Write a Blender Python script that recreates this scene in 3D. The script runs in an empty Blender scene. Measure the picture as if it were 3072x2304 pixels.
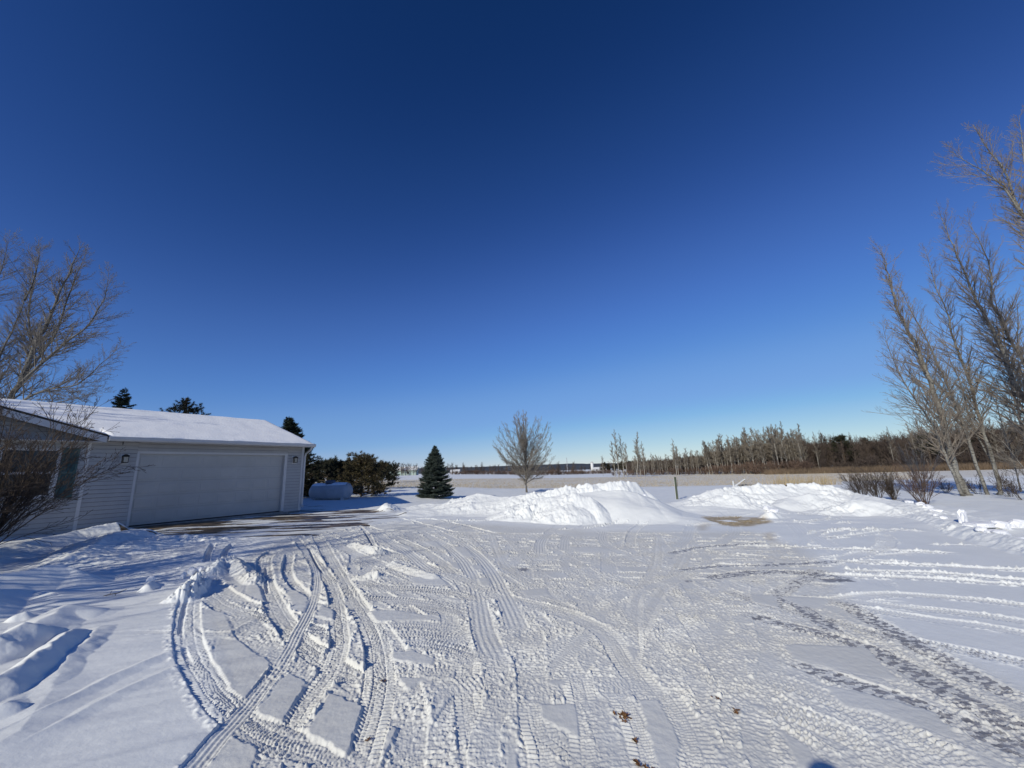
import bpy, math, random
import numpy as np
from mathutils import Vector, Matrix
R = math.radians
rng = np.random.default_rng(7)
random.seed(7)
sc = bpy.context.scene
col = sc.collection

# ------------------------------------------------------------------ camera
F = 1205.0
CAMZ = 1.55
_p, _r = R(12.45), R(2.4)
FW = np.array([0, math.cos(_p), math.sin(_p)])
_up0 = np.array([0, -math.sin(_p), math.cos(_p)]); _rt0 = np.array([1.0, 0, 0])
UP = _up0*math.cos(_r)+_rt0*math.sin(_r)
RT = _rt0*math.cos(_r)-_up0*math.sin(_r)
cd = bpy.data.cameras.new('camera'); cam = bpy.data.objects.new('camera', cd); col.objects.link(cam)
cd.sensor_fit = 'HORIZONTAL'; cd.sensor_width = 36.0; cd.lens = 36.0*F/3072.0
cd.clip_start = 0.05; cd.clip_end = 20000
m = Matrix(((RT[0], UP[0], -FW[0], 0), (RT[1], UP[1], -FW[1], 0), (RT[2], UP[2], -FW[2], CAMZ), (0, 0, 0, 1)))
cam.matrix_world = m
sc.camera = cam

def ray(px, py):
    return FW+RT*(px-1536.0)/F-UP*(py-1152.0)/F
def at(px, py, Y):
    r = ray(px, py); return Vector((r[0]/r[1]*Y, Y, CAMZ+r[2]/r[1]*Y))

# ------------------------------------------------------------------ noise
_perm = np.random.default_rng(3).permutation(256).astype(np.int32)
_perm = np.concatenate([_perm, _perm, _perm[:2]])
_ga = np.random.default_rng(5).random(256).astype(np.float32)*2*np.pi
_gx, _gy = np.cos(_ga), np.sin(_ga)
def noise(x, y):
    x = np.asarray(x, np.float32); y = np.asarray(y, np.float32)
    xi = np.floor(x).astype(np.int32); yi = np.floor(y).astype(np.int32)
    xf = x-xi; yf = y-yi; xi &= 255; yi &= 255
    u = xf*xf*xf*(xf*(xf*6-15)+10); v = yf*yf*yf*(yf*(yf*6-15)+10)
    def g(ix, iy, fx, fy):
        h = _perm[_perm[ix]+iy]; return _gx[h]*fx+_gy[h]*fy
    a = g(xi, yi, xf, yf); b = g(xi+1, yi, xf-1, yf); c = g(xi, yi+1, xf, yf-1); d = g(xi+1, yi+1, xf-1, yf-1)
    return (a+(b-a)*u)+((c+(d-c)*u)-(a+(b-a)*u))*v
def fbm(x, y, o=4, l=2.1, g=0.5):
    s = 0; a = 1.0
    for i in range(o):
        s = s+a*noise(x+17.3*i, y-9.1*i); x = x*l; y = y*l; a *= g
    return s
def sstep(a, b, x):
    t = np.clip((x-a)/(b-a), 0, 1); return t*t*(3-2*t)

# ------------------------------------------------------------------ base terrain
def T(x, y):
    x = np.asarray(x, np.float64); y = np.asarray(y, np.float64)
    z = -0.042*x/(1+np.abs(x)/60.0)
    z = z+0.14*sstep(17, 24, y)*sstep(-2, -6, x)*sstep(60, 35, y)
    rr = np.hypot(x, y)
    z = z+1.3*sstep(130, 260, rr)*sstep(0.12, -0.25, x/np.maximum(y, 1.0))*(y > 0)
    z = z+6.0*sstep(260, 900, rr)*0.6
    return z
def ground(px, py, h=0.0):
    r = ray(px, py); a, b = 0.5, 3000.0
    def f(Y): return CAMZ+r[2]/r[1]*Y-float(T(r[0]/r[1]*Y, Y))-h
    if f(b) > 0 and f(a) > 0: b = 400
    Ys = np.geomspace(1.0, 3000, 400); v = CAMZ+r[2]/r[1]*Ys-T(r[0]/r[1]*Ys, Ys)-h
    k = np.where(v < 0)[0]
    if len(k) == 0: Y = 3000.0
    else:
        k = k[0]; a, b = Ys[max(k-1, 0)], Ys[k]
        for _ in range(30):
            c = (a+b)/2
            if f(c) > 0: a = c
            else: b = c
        Y = a
    return Vector((r[0]/r[1]*Y, Y, CAMZ+r[2]/r[1]*Y))

# ------------------------------------------------------------------ snow piles (crest lines)
PILES = []
def pile(pts, w, lump, power=1.3, back=None, lf=1.6):
    """pts: list of (px,py,Y) with Y, or (px,py,None,h)."""
    P = []
    for q in pts:
        if q[2] is not None:
            v = at(q[0], q[1], q[2]); h = max(v.z-float(T(v.x, v.y)), 0.02)
        else:
            v = ground(q[0], q[1], q[3]); h = q[3]
        P.append((v.x, v.y, h))
    PILES.append((P, w, lump, power, back, lf))
pile([(1370,1508,17.8),(1400,1488,17.4),(1430,1479,17),(1470,1483,16.8),(1500,1492,16.4),(1560,1484,16),(1640,1472,15.6),(1700,1456,15.4),(1760,1464,15.2),(1800,1466,15.2)], 1.7, 0.5)
pile([(1745,1455,15.7),(1800,1447,15.6),(1860,1443,15.7),(1905,1446,15.9),(1930,1464,16),(1948,1488,16)], 0.8, 0.55, 1.0)
pile([(1740,1482,14.9),(1800,1473,14.8),(1850,1471,14.7),(1900,1479,14.7),(1950,1495,14.7),(2000,1525,14.5)], 1.75, 0.05, 1.2)
pile([(1560,1512,14.5),(1600,1497,14.5),(1650,1490,14.3),(1700,1480,14.3),(1735,1481,14.2),(1765,1490,14.1)], 1.15, 0.9, 1.0)
pile([(1640,1528,13.8),(1690,1515,13.6),(1740,1520,13.6)], 0.8, 1.0, 1.0)
pile([(985,1530,16),(1030,1517,16.5),(1070,1507,16.8),(1095,1511,17)], .7, 0.5, 1.2, lf=2.2)
pile([(1110,1514,17),(1150,1505,17.3),(1185,1516,17.8)], .6, 0.5, 1.2, lf=2.2)
pile([(1240,1517,18.5),(1290,1510,18.5),(1350,1512,18.4)], .8, 0.4, 1.3)
pile([(1190,1538,15.5),(1250,1532,15.8),(1320,1527,16),(1400,1518,16)], .8, 0.3, 1.4)
pile([(2050,1500,19),(2090,1488,19),(2130,1469,19),(2190,1460,19),(2250,1453,19),(2310,1450,19),(2350,1453,19),(2400,1451,19),(2450,1451,18.8),(2500,1462,18.3),(2560,1478,17.8),(2620,1488,16.9),(2680,1502,15.9),(2750,1520,14.6),(2820,1541,13.2),(2880,1562,12)], 1.75, 0.55, 1.2)
pile([(2110,1500,17.6),(2160,1488,17.4),(2220,1482,17.2),(2270,1494,17.2)], 1.2, 0.55, 1.2)
pile([(2360,1490,17.5),(2430,1480,17.2),(2500,1484,17),(2560,1500,16.6)], 1.2, 0.5, 1.2)
pile([(2500,1518,15.6),(2560,1498,15.4),(2620,1500,15.2),(2680,1520,14.6),(2740,1540,13.8)], 0.9, 0.7, 1.0)
pile([(1960,1530,None,.12),(2040,1520,None,.2),(2140,1518,None,.22),(2240,1528,None,.15),(2330,1535,None,.1)], 1.3, 0.12, 1.4)
pile([(2660,1530,None,.14),(2780,1548,None,.2),(2840,1562,None,.2),(2900,1578,None,.22),(2980,1598,None,.22),(3072,1618,None,.22),(3200,1650,None,.2)], 0.42, 1.3, 1.0, lf=3.2)
pile([(2800,1515,None,.25),(2900,1528,None,.22),(3072,1550,None,.2),(3250,1570,None,.2)], 2.6, 0.0, 1.6)
pile([(-40,2205,None,.02),(70,2153,None,.028),(200,2090,None,.028),(333,2021,None,.03),(450,1972,None,.03),(541,1937,None,.02)], .10, 0, 1.4)
pile([(60,2230,None,.015),(174,2167,None,.022),(280,2110,None,.022),(389,2055,None,.024),(541,1986,None,.02)], .10, 0, 1.4)
pile([(640,1910,None,.01),(700,1885,None,.025),(760,1855,None,.01)], .08, 0, 1.4)
pile([(-60,2270,None,.02),(60,2190,None,.03),(160,2060,None,.02)], .3, 0, 1.5)
# near left drifts
pile([(-120,1760,None,.3),(0,1722,None,.3),(60,1712,None,.3),(120,1698,None,.32),(165,1690,None,.32),(215,1705,None,.24),(285,1745,None,.05)], 0.62, 0.22, 1.2)
pile([(-80,1945,None,.12),(0,1903,None,.16),(40,1878,None,.17),(73,1862,None,.18),(92,1866,None,.13),(135,1880,None,.04)], 0.26, 0.25, 1.0)
pile([(-60,2062,None,.1),(0,2025,None,.12),(60,1990,None,.13),(120,1952,None,.12),(165,1915,None,.12),(195,1893,None,.13),(225,1880,None,.08)], 0.17, 0.5, 0.9)
pile([(60,1905,None,.04),(109,1868,None,.09),(160,1835,None,.1),(202,1811,None,.12),(233,1817,None,.09),(270,1828,None,.03)], 0.3, 0.15, 1.1)
pile([(150,2060,None,.02),(210,1958,None,.035),(261,1915,None,.05),(302,1877,None,.02)], 0.13, 0.3, 1.0)
pile([(-60,2140,None,.06),(10,2110,None,.07),(40,2095,None,.02)], 0.15, 0.3, 1.0)
pile([(60,1835,None,.07),(76,1830,None,.08),(92,1838,None,.03)], 0.11, 0.2, 1.0)
pile([(443,1748,None,.09),(452,1740,None,.1),(458,1745,None,.06)], 0.1, 0.4, 1.0)
pile([(60,1790,None,.06),(120,1770,None,.1),(200,1780,None,.08),(240,1790,None,.02)], 0.5, 0.2, 1.2)
# plowed crumbs on the left by the garage
pile([(215,1672,None,.1),(241,1655,None,.16),(294,1620,None,.24),(350,1594,None,.24),(448,1583,None,.22),(500,1590,None,.15),(560,1592,None,.1)], 0.7, 0.55, 1.1, lf=2.2)
pile([(300,1640,None,.12),(380,1625,None,.18),(470,1612,None,.18),(560,1608,None,.14),(640,1615,None,.06)], 0.6, 0.8, 1.1, lf=2.4)
pile([(-150,1680,None,.18),(0,1645,None,.18),(120,1615,None,.16),(230,1592,None,.2),(300,1575,None,.28),(350,1568,None,.3),(378,1585,None,.04)], 0.55, 0.06, 1.2)
pile([(535,1775,None,.08),(560,1745,None,.18),(585,1725,None,.2),(600,1720,None,.12)], 0.16, 1.1, 0.8, lf=6)
pile([(640,1700,None,.12),(670,1672,None,.16),(700,1668,None,.16),(740,1700,None,.1),(770,1720,None,.1)], 0.2, 1.2, 0.8, lf=5)
pile([(1060,1628,None,.06),(1130,1640,None,.12),(1150,1645,None,.08)], 0.14, 1.2, 0.9, lf=5)
pile([(1080,1722,None,.06),(1130,1712,None,.1),(1150,1720,None,.05)], 0.13, 1.2, 0.9, lf=5)
pile([(1180,1680,None,.05),(1240,1700,None,.07),(1300,1720,None,.05)], 0.14, 1.2, 0.9, lf=5)
pile([(2295,1540,None,.16),(2312,1535,None,.22),(2335,1541,None,.12)], 0.22, 1.0, 0.9, lf=5)

def piles_height(x, y, detail=True):
    """x,y arrays -> pile height and lump mask"""
    sh = x.shape; out = np.zeros(sh, np.float32); x = x.astype(np.float32); y = y.astype(np.float32)
    for P, w, lump, power, back, lf in PILES:
        xs = [p[0] for p in P]; ys = [p[1] for p in P]
        bb = (x > min(xs)-w*1.6) & (x < max(xs)+w*1.6) & (y > min(ys)-w*1.6) & (y < max(ys)+w*1.6)
        if not bb.any(): continue
        X = x[bb]; Y = y[bb]
        wx = X+0.25*w*noise(X*1.1/w, Y*1.1/w)*(lump > .03); wy = Y+0.25*w*noise(X*1.1/w+40, Y*1.1/w)*(lump > .03)
        best = np.zeros(X.shape, np.float32)
        for a, b in zip(P[:-1], P[1:]):
            dx, dy = b[0]-a[0], b[1]-a[1]; L = dx*dx+dy*dy
            t = np.clip(((wx-a[0])*dx+(wy-a[1])*dy)/L, 0, 1)
            d = np.hypot(wx-a[0]-t*dx, wy-a[1]-t*dy)/w
            h = a[2]+(b[2]-a[2])*t
            q = np.clip(1-d, 0, 1)
            q = q**power*(1.0-0.12*q)/0.88 if power >= 1.15 else (1-(1-q)**1.25)
            best = np.maximum(best, h*q)
        if lump > 0 and detail:
            hm = max(p[2] for p in P); mk = np.clip(best/(hm*0.35), 0, 1)
            n1 = np.abs(fbm(X*lf, Y*lf, 5, 2.05, 0.58))
            n2 = fbm(X*lf*2.3+9, Y*lf*2.3, 3, 2.2, .6)
            sm = sstep(-.25, .35, fbm(X*.55+3, Y*.55, 2)); best = best+mk*lump*min(hm, 0.6)*(0.44*n1+0.18*n2-0.10)*(.25+.95*sm)
        cur = out[bb]; k = 0.06*0.5
        out[bb] = np.maximum(cur, best)
    return out

# ------------------------------------------------------------------ helpers for objects
def mat(name):
    mt = bpy.data.materials.new(name); mt.use_nodes = True
    nt = mt.node_tree; b = nt.nodes['Principled BSDF']; return mt, nt, b
def N(nt, t, **kw):
    n = nt.nodes.new(t)
    for k, v in kw.items():
        if k in n.inputs: n.inputs[k].default_value = v
        else: setattr(n, k, v)
    return n
def L(nt, a, b): nt.links.new(a, b)
def ramp(nt, fac, stops):
    r = nt.nodes.new('ShaderNodeValToRGB'); cr = r.color_ramp
    while len(cr.elements) < len(stops): cr.elements.new(0.5)
    for e, (p, c) in zip(cr.elements, stops):
        e.position = p; e.color = (*c, 1) if len(c) == 3 else c
    L(nt, fac, r.inputs['Fac']); return r.outputs['Color']
def simple(name, c1, c2=None, scale=8.0, rough=0.7, bump=0.0, bscale=None, stretch=None, spec=0.3, metallic=0.0):
    mt, nt, b = mat(name)
    tc = N(nt, 'ShaderNodeTexCoord'); mp = N(nt, 'ShaderNodeMapping'); L(nt, tc.outputs['Object'], mp.inputs['Vector'])
    if stretch: mp.inputs['Scale'].default_value = stretch
    n = N(nt, 'ShaderNodeTexNoise', Scale=scale, Detail=6.0, Roughness=0.6); L(nt, mp.outputs['Vector'], n.inputs['Vector'])
    c2 = c2 or tuple(v*0.8 for v in c1)
    L(nt, ramp(nt, n.outputs['Fac'], [(0.35, c2), (0.65, c1)]), b.inputs['Base Color'])
    b.inputs['Roughness'].default_value = rough; b.inputs['Specular IOR Level'].default_value = spec; b.inputs['Metallic'].default_value = metallic
    if bump:
        n2 = N(nt, 'ShaderNodeTexNoise', Scale=bscale or scale*3, Detail=4.0); L(nt, mp.outputs['Vector'], n2.inputs['Vector'])
        bp = N(nt, 'ShaderNodeBump', Strength=bump, Distance=0.02); L(nt, n2.outputs['Fac'], bp.inputs['Height']); L(nt, bp.outputs['Normal'], b.inputs['Normal'])
    return mt

class MB:
    def __init__(s): s.v = []; s.f = []; s.n = 0
    def add(s, vs, fs):
        o = s.n; s.v.extend([tuple(p) for p in vs]); s.n += len(vs); s.f.extend([tuple(i+o for i in q) for q in fs])
    def box(s, lo, hi, M=None):
        (a, b, c), (d, e, f) = lo, hi
        vs = [Vector(p) for p in ((a,b,c),(d,b,c),(d,e,c),(a,e,c),(a,b,f),(d,b,f),(d,e,f),(a,e,f))]
        if M is not None: vs = [M @ p for p in vs]
        s.add(vs, [(0,3,2,1),(4,5,6,7),(0,1,5,4),(1,2,6,5),(2,3,7,6),(3,0,4,7)])
    def tube(s, pts, rad, n=6, cap=True):
        pts = [Vector(p) for p in pts]; k = len(pts)
        d = (pts[-1]-pts[0]); d = d.normalized() if d.length > 1e-9 else Vector((0, 0, 1))
        ax = Vector((0, 0, 1)) if abs(d.z) < 0.8 else Vector((1, 0, 0))
        vs = []
        for i, p in enumerate(pts):
            t = (pts[min(i+1, k-1)]-pts[max(i-1, 0)])
            t = t.normalized() if t.length > 1e-9 else d
            u = t.cross(ax); u = u.normalized() if u.length > 1e-6 else Vector((1, 0, 0)); w = t.cross(u)
            r = rad[i]
            for j in range(n):
                a = 2*math.pi*j/n; vs.append(p+u*(r*math.cos(a))+w*(r*math.sin(a)))
        fs = [(i*n+j, i*n+(j+1) % n, (i+1)*n+(j+1) % n, (i+1)*n+j) for i in range(k-1) for j in range(n)]
        if cap and n > 3: fs += [tuple(range(n-1, -1, -1)), tuple((k-1)*n+j for j in range(n))]
        s.add(vs, fs)
    def build(s, name, mt, parent=None, smooth=False):
        me = bpy.data.meshes.new(name); me.from_pydata(s.v, [], s.f); me.update()
        mts = mt if isinstance(mt, (list, tuple)) else [mt]
        for q in mts: me.materials.append(q)
        if smooth: me.polygons.foreach_set('use_smooth', [True]*len(me.polygons))
        o = bpy.data.objects.new(name, me); col.objects.link(o)
        if parent: o.parent = parent
        return o
def tag(o, label=None, cat=None, group=None, kind=None):
    if label: o['label'] = label
    if cat: o['category'] = cat
    if group: o['group'] = group
    if kind: o['kind'] = kind
    return o
def empty(name, loc, rz=0.0):
    o = bpy.data.objects.new(name, None); col.objects.link(o); o.location = loc; o.rotation_euler = (0, 0, rz); o.empty_display_size = 0.2; return o
def children(o): return [c for c in KIDS.get(o.name, [])]
def npmesh(name, v, f, mt, parent=None, smooth=False, k=3):
    """numpy verts (n,3), faces (m,k)"""
    me = bpy.data.meshes.new(name); v = np.ascontiguousarray(v, np.float32); f = np.ascontiguousarray(f, np.int32)
    me.vertices.add(len(v)); me.vertices.foreach_set('co', v.ravel())
    me.loops.add(f.size); me.loops.foreach_set('vertex_index', f.ravel())
    me.polygons.add(len(f)); me.polygons.foreach_set('loop_start', np.arange(0, f.size, k, dtype=np.int32)); me.polygons.foreach_set('loop_total', np.full(len(f), k, np.int32))
    if smooth: me.polygons.foreach_set('use_smooth', np.ones(len(f), bool))
    me.update(calc_edges=True); me.materials.append(mt)
    o = bpy.data.objects.new(name, me); col.objects.link(o)
    if parent: o.parent = parent
    return o

# ------------------------------------------------------------------ ground mesh
AZS = R(34.0); SUNEL = R(27.5)     # the direction shadows fall in, and the sun's height
az_f = np.linspace(R(-61), R(61), 1560)
az_b = np.linspace(R(61), R(299), 130)[1:-1]
AZ = np.concatenate([az_f, az_b]); NA = len(AZ)
RR = np.concatenate([np.geomspace(0.25, 1.9, 14)[:-1], np.geomspace(1.9, 24, 1120)[:-1], np.geomspace(24, 70, 190)[:-1], np.geomspace(70, 400, 90)[:-1], np.geomspace(400, 9000, 36)])
NR = len(RR)
GX = (RR[:, None]*np.sin(AZ)[None, :]).astype(np.float32); GY = (RR[:, None]*np.cos(AZ)[None, :]).astype(np.float32)
base = T(GX, GY).astype(np.float32)
near = (RR < 80)
def region(x0, x1, y0, y1): pass
nb = int(np.searchsorted(RR, 80))
X = GX[:nb]; Y = GY[:nb]
snow = np.zeros(X.shape, np.float32)
# gentle wind-shaped undulation and sastrugi, running with the wind
wa = R(62); cu, su = math.sin(wa), math.cos(wa)
Ua = X*cu+Y*su; Va = -X*su+Y*cu
snow += 0.035*fbm(Ua*0.18, Va*0.35, 3)
leftm = sstep(-0.8, -2.6, X+0.0*Y)*sstep(9, 5.5, Y)
snow += leftm*(0.020*fbm(Ua*0.55, Va*2.2, 3)+0.006*np.abs(noise(Ua*1.2, Va*6.0)))
snow += 0.0016*fbm(X*9, Y*9, 3)
snow += 0.03*sstep(11, 14, Y)*fbm(X*0.9, Y*1.4, 3)
# drift streaks between the yard and the piles
snow += 0.05*sstep(9.5, 12, Y)*sstep(-1, -4, X)*sstep(22, 17, Y)*np.abs(fbm(X*.7+Y*.3, Y*1.8, 3))
ph = piles_height(X, Y)
snow += ph
snow0 = snow.copy()

def poly_mask(pts, soft=None):
    """pts in photo pixels, laid on the ground; boolean over the near grid"""
    W = [ground(*p) for p in pts]
    xs = np.array([p.x for p in W]); ys = np.array([p.y for p in W])
    m = np.zeros(X.shape, bool)
    bb = (X > xs.min()) & (X < xs.max()) & (Y > ys.min()) & (Y < ys.max())
    if not bb.any(): return m
    px = X[bb]+0.02*noise(X[bb]*14, Y[bb]*14); py = Y[bb]+0.02*noise(X[bb]*14+5, Y[bb]*14)
    ins = np.zeros(px.shape, bool); n = len(W)
    for i in range(n):
        x1, y1, x2, y2 = xs[i], ys[i], xs[(i+1) % n], ys[(i+1) % n]
        c = ((y1 > py) != (y2 > py)) & (px < (x2-x1)*(py-y1)/(y2-y1+1e-12)+x1)
        ins ^= c
    m[bb] = ins
    return m
def blur(m, k):
    a = m.astype(np.float32)
    for ax in (0, 1):
        c = np.cumsum(np.insert(a, 0, 0, axis=ax), axis=ax)
        n = a.shape[ax]; i0 = np.clip(np.arange(n)-k, 0, n); i1 = np.clip(np.arange(n)+k+1, 0, n)
        a = (np.take(c, i1, axis=ax)-np.take(c, i0, axis=ax))/(i1-i0).reshape((-1, 1) if ax == 0 else (1, -1))
    return a

# packed driveway: everything between the pile line, the garage and the viewer's left
churn_poly = [(560,2304),(690,2150),(640,1960),(600,1830),(700,1690),(870,1600),(1020,1585),(1150,1570),(1330,1562),(1560,1580),(1800,1590),(2050,1595),(2250,1590),(2420,1650),(2500,1710),(2520,1780),(2620,1850),(2820,1950),(3072,2060),(3400,2300),(3300,2600),(400,2600)]
churn = blur(poly_mask(churn_poly), 14)
bare = np.zeros(X.shape, np.float32)
fine = fbm(X*16, Y*16, 3, 2.1, .6)
mid = fbm(X*5, Y*5, 3)
snow -= churn*0.010
cz = np.clip(.55+1.3*fbm(X*.9+7, Y*.9, 3), .15, 1.4)
snow += churn*cz*(0.0060*np.clip(fine, -1, 1)+0.0065*noise(X*40, Y*40)+0.0045*noise(X*75, Y*75)+0.008*np.abs(mid)*np.abs(fine)*2)
rough = blur(poly_mask([(150,1640),(300,1590),(480,1600),(760,1608),(860,1640),(840,1700),(640,1720),(520,1770),(300,1730),(0,1690),(0,1655)]), 16)
snow += rough*(.035*np.abs(fbm(X*1.6+2*Y*.3, Y*3.2, 4))+.012*np.abs(fbm(X*7, Y*9, 3)))
base_track = snow.copy()      # level the tracks are pressed into
level = snow0.copy()

Dt = np.full(X.shape, 9.0, np.float32); St = np.zeros(X.shape, np.float32)
azf0 = R(-61); daz = az_f[1]-az_f[0]
def spline(P, step=0.12):
    P = [np.array(p, float) for p in P]
    Q = [P[0]*2-P[1]]+P+[P[-1]*2-P[-2]]; out = []
    for i in range(1, len(Q)-2):
        a, b, c, d = Q[i-1:i+3]; n = max(2, int(np.linalg.norm(c-b)/step))
        for t in np.linspace(0, 1, n, endpoint=False):
            out.append(0.5*((2*b)+(-a+c)*t+(2*a-5*b+4*c-d)*t*t+(-a+3*b-3*c+d)*t**3))
    out.append(P[-1]); return np.array(out)
tcount = 0; DS = 0.38
def track(P, kind='lug', w=0.115, depth=0.035, dark=0.0, offset=0.0, berm=1.0, world=False):
    """press one tyre track along P (photo pixels on the ground, or world points)"""
    global tcount
    tcount += 1; seed = tcount*3.7
    W = [np.array(p) for p in P] if world else [np.array(ground(*p)[:2]) for p in P]
    C = spline(W)
    if offset:
        t = np.gradient(C, axis=0); nrm = np.stack([-t[:, 1], t[:, 0]], 1); nrm /= np.linalg.norm(nrm, axis=1)[:, None]+1e-9; C = C+nrm*offset
    rm = float(np.median(np.hypot(C[:, 0], C[:, 1]))); DSe = DS*(1+1.5*float(sstep(5.0, 11.0, np.array(rm)))); DSe = DSe if kind != 'rib' else min(DSe, DS*1.25); bf = 1+1.2*float(sstep(5.0, 11.0, np.array(rm)))
    pad = w+0.09; s0 = 0.0; touched = []
    for a, b in zip(C[:-1], C[1:]):
        dx, dy = b-a; Ls = math.hypot(dx, dy)
        if Ls < 1e-6: continue
        r1 = math.hypot(*a); r2 = math.hypot(*b); rl = min(r1, r2)-pad; rh = max(r1, r2)+pad
        if rh < 1.7 or rl > 60: s0 += Ls; continue
        i0 = np.searchsorted(RR, max(rl, .3)); i1 = min(np.searchsorted(RR, rh)+1, nb)
        a1 = math.atan2(a[0], a[1]); a2 = math.atan2(b[0], b[1]); da = pad/max(rl, .8)*1.2
        j0 = int(max(0, (min(a1, a2)-da-azf0)/daz)); j1 = int(min(len(az_f), (max(a1, a2)+da-azf0)/daz+2))
        if j1 <= j0 or i1 <= i0: s0 += Ls; continue
        sl = (slice(i0, i1), slice(j0, j1))
        xx = X[sl]-a[0]; yy = Y[sl]-a[1]
        t = (xx*dx+yy*dy)/(Ls*Ls); tc = np.clip(t, 0, 1)
        px = xx-tc*dx; py = yy-tc*dy; d = np.hypot(px, py)*np.sign(px*(-dy)+py*dx+1e-9)
        cur = Dt[sl]; ok = np.abs(d) < np.abs(cur)
        cur[ok] = d[ok]; St[sl][ok] = (s0+tc*Ls)[ok]
        touched.append((i0, i1, j0, j1)); s0 += Ls
    if not touched: return
    tt = np.array(touched); sl = (slice(tt[:, 0].min(), tt[:, 1].max()), slice(tt[:, 2].min(), tt[:, 3].max()))
    D = Dt[sl]; m = np.abs(D) < pad
    d = D[m]; s = St[sl][m]; xs = X[sl][m]; ys = Y[sl][m]
    Dt[sl] = 9.0
    q = np.abs(d)/w
    nz = noise(xs*22+seed, ys*22); nl = fbm(xs*3+seed, ys*3, 2); fn = fine[sl][m]
    inside = sstep(1.05, 0.93, q+0.05*nz)
    fade = np.clip(np.minimum(s, s0-s)/0.25, 0, 1)
    if kind == 'lug':
        pt = 0.040
        ph1 = s/pt+0.5*(d > 0)+0.35*q
        bar = sstep(-0.25, 0.25, np.sin(ph1*2*np.pi+1.2*noise(xs*5, ys*5+seed))+0.55*nz)*np.clip(.75+.9*noise(xs*3.1+seed, ys*3.1), .25, 1.2)
        row = sstep(0.40, 0.50, q)*sstep(1.02, 0.92, q)
        cen = sstep(0.42, 0.32, q)
        ph2 = s/(pt*0.7)+d*9
        cb = sstep(-0.2, 0.3, np.sin(ph2*2*np.pi)*np.sin(d/w*6.0+1)+0.9*nz)
        pat = row*bar*0.95+cen*cb*0.55+0.25*nl
        grow = 0.9
    elif kind == 'rib':
        g = 0.5+0.5*np.cos(d/w*np.pi*4.0+np.pi)
        fine_s = 0.5+0.5*np.sin(s/0.035*2*np.pi)
        pat = 0.5*g+0.10*fine_s*g+0.12*nz+sstep(.8, 1, q)*.2; grow = 0.8
    elif kind == 'mess':
        pt = 0.040
        ph3 = s/pt*2*np.pi+d*14+5.0*noise(xs*4.5+seed, ys*4.5); bar = sstep(-0.15, 0.45, .55*np.sin(ph3)+1.9*noise(xs*26+seed, ys*26)+.5*nz)
        am = np.clip(.45+1.3*noise(xs*2.6-seed, ys*2.6), .1, 1.2); pat = 0.85*bar*am+0.6*np.abs(fn)+0.25*nl; grow = 1.05
    else:       # a thin scraped line or soft rut that stands bright at its edge
        pat = 0.3+0.3*nz; grow = 0.6
    depth = depth*DSe; floor = base_track[sl][m]-depth
    h = floor+np.clip(pat, -0.2, 1.3)*0.0155*grow*np.clip(depth/0.02, 0.8, 1.3)*(.55+.9*np.clip(.5+1.6*noise(xs*1.3+seed*2, ys*1.3), 0, 1))
    cur = snow[sl]; c = cur[m]; lv = level[sl][m]
    k = inside*fade*np.where(ys > 9, sstep(.14, .04, ph[sl][m]), 1.0)
    new = c*(1-k)+h*k
    bm = sstep(1.0, 1.12, q)*sstep(1.75, 1.2, q)*berm*fade*np.where(ys > 9, sstep(.14, .04, ph[sl][m]), 1.0)*sstep(-.35, .35, nl+.3*nz)
    new = new+bm*np.clip(0.35+1.5*nz+.6*fn, 0, 1.5)*0.012*min(1.3, depth/0.018)*bf
    cur[m] = new
    if dark > 0:
        bsl = bare[sl]; bb_ = bsl[m]
        dk = k*sstep(0.35, -0.15, pat-0.45+0.5*nl-dark*0.30)*dark*.85*(1.0 if kind == 'smooth' else sstep(-.22, .22, fbm(xs*12+seed, ys*24, 3)))
        bsl[m] = np.maximum(bb_, dk)
    else:
        bsl = bare[sl]; bb_ = bsl[m]; bsl[m] = bb_*(1-k*0.6)

# --- generic traffic first: families of tracks that follow the way cars turned in the yard
def fam(n, f, **kw):
    for _ in range(n): 
        P, k = f(); kk = dict(kw); kk.update(k); track(P, **kk)
u = random.uniform
def pair(P, kind, depth, dark=0, tw=1.5):
    track(P, kind, depth=depth, dark=dark); track(P, kind, depth=depth, dark=dark, offset=tw)
def f1():
    x0 = u(900, 2100); x1 = x0*0.45+u(700, 1050); e = u(850, 1350)
    return [(x0+u(-60,60),2420),(x0,2200),((x0+x1)/2+u(-40,40),2000),(x1,1850),((x1+e)/2+u(-60,60),1730),(e+100,1650),(e,1590)], dict(kind=random.choice(['lug','mess','mess','lug']), depth=u(.014,.028))
def f2():
    x0 = u(1500, 2300); e = u(1500, 2350)
    return [(x0+150,2450),(x0,2200),(x0*.6+e*.4+u(-80,80),1950),(x0*.35+e*.65+u(-60,60),1800),(e+u(-60,60),1690),(e+u(-150,150),1600)], dict(kind=random.choice(['mess','mess','mess','lug']), depth=u(.010,.018))
def f3():
    y0 = u(1640, 2050); a = u(-200, 200)
    return [(u(2500,2750),y0+u(-20,40)),(2200,y0+u(-30,30)),(1900,y0-20+u(-30,30)),(1500+a,y0-10+u(-40,20)),(1150+a,y0-60+u(-50,20)),(900+a*.5,max(1600,y0-140))], dict(kind=random.choice(['mess','lug']), depth=u(.012,.026))
def f4():
    x = u(2100, 3000)
    return [(x+600,2500),(x+200,2250),(x-100,2050),(x-400,1880),(x-700,1750),(x-1000,1660),(x-1250,1610)], dict(kind='mess', depth=u(.012,.022), dark=random.choice([0,0,.35]))
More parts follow.
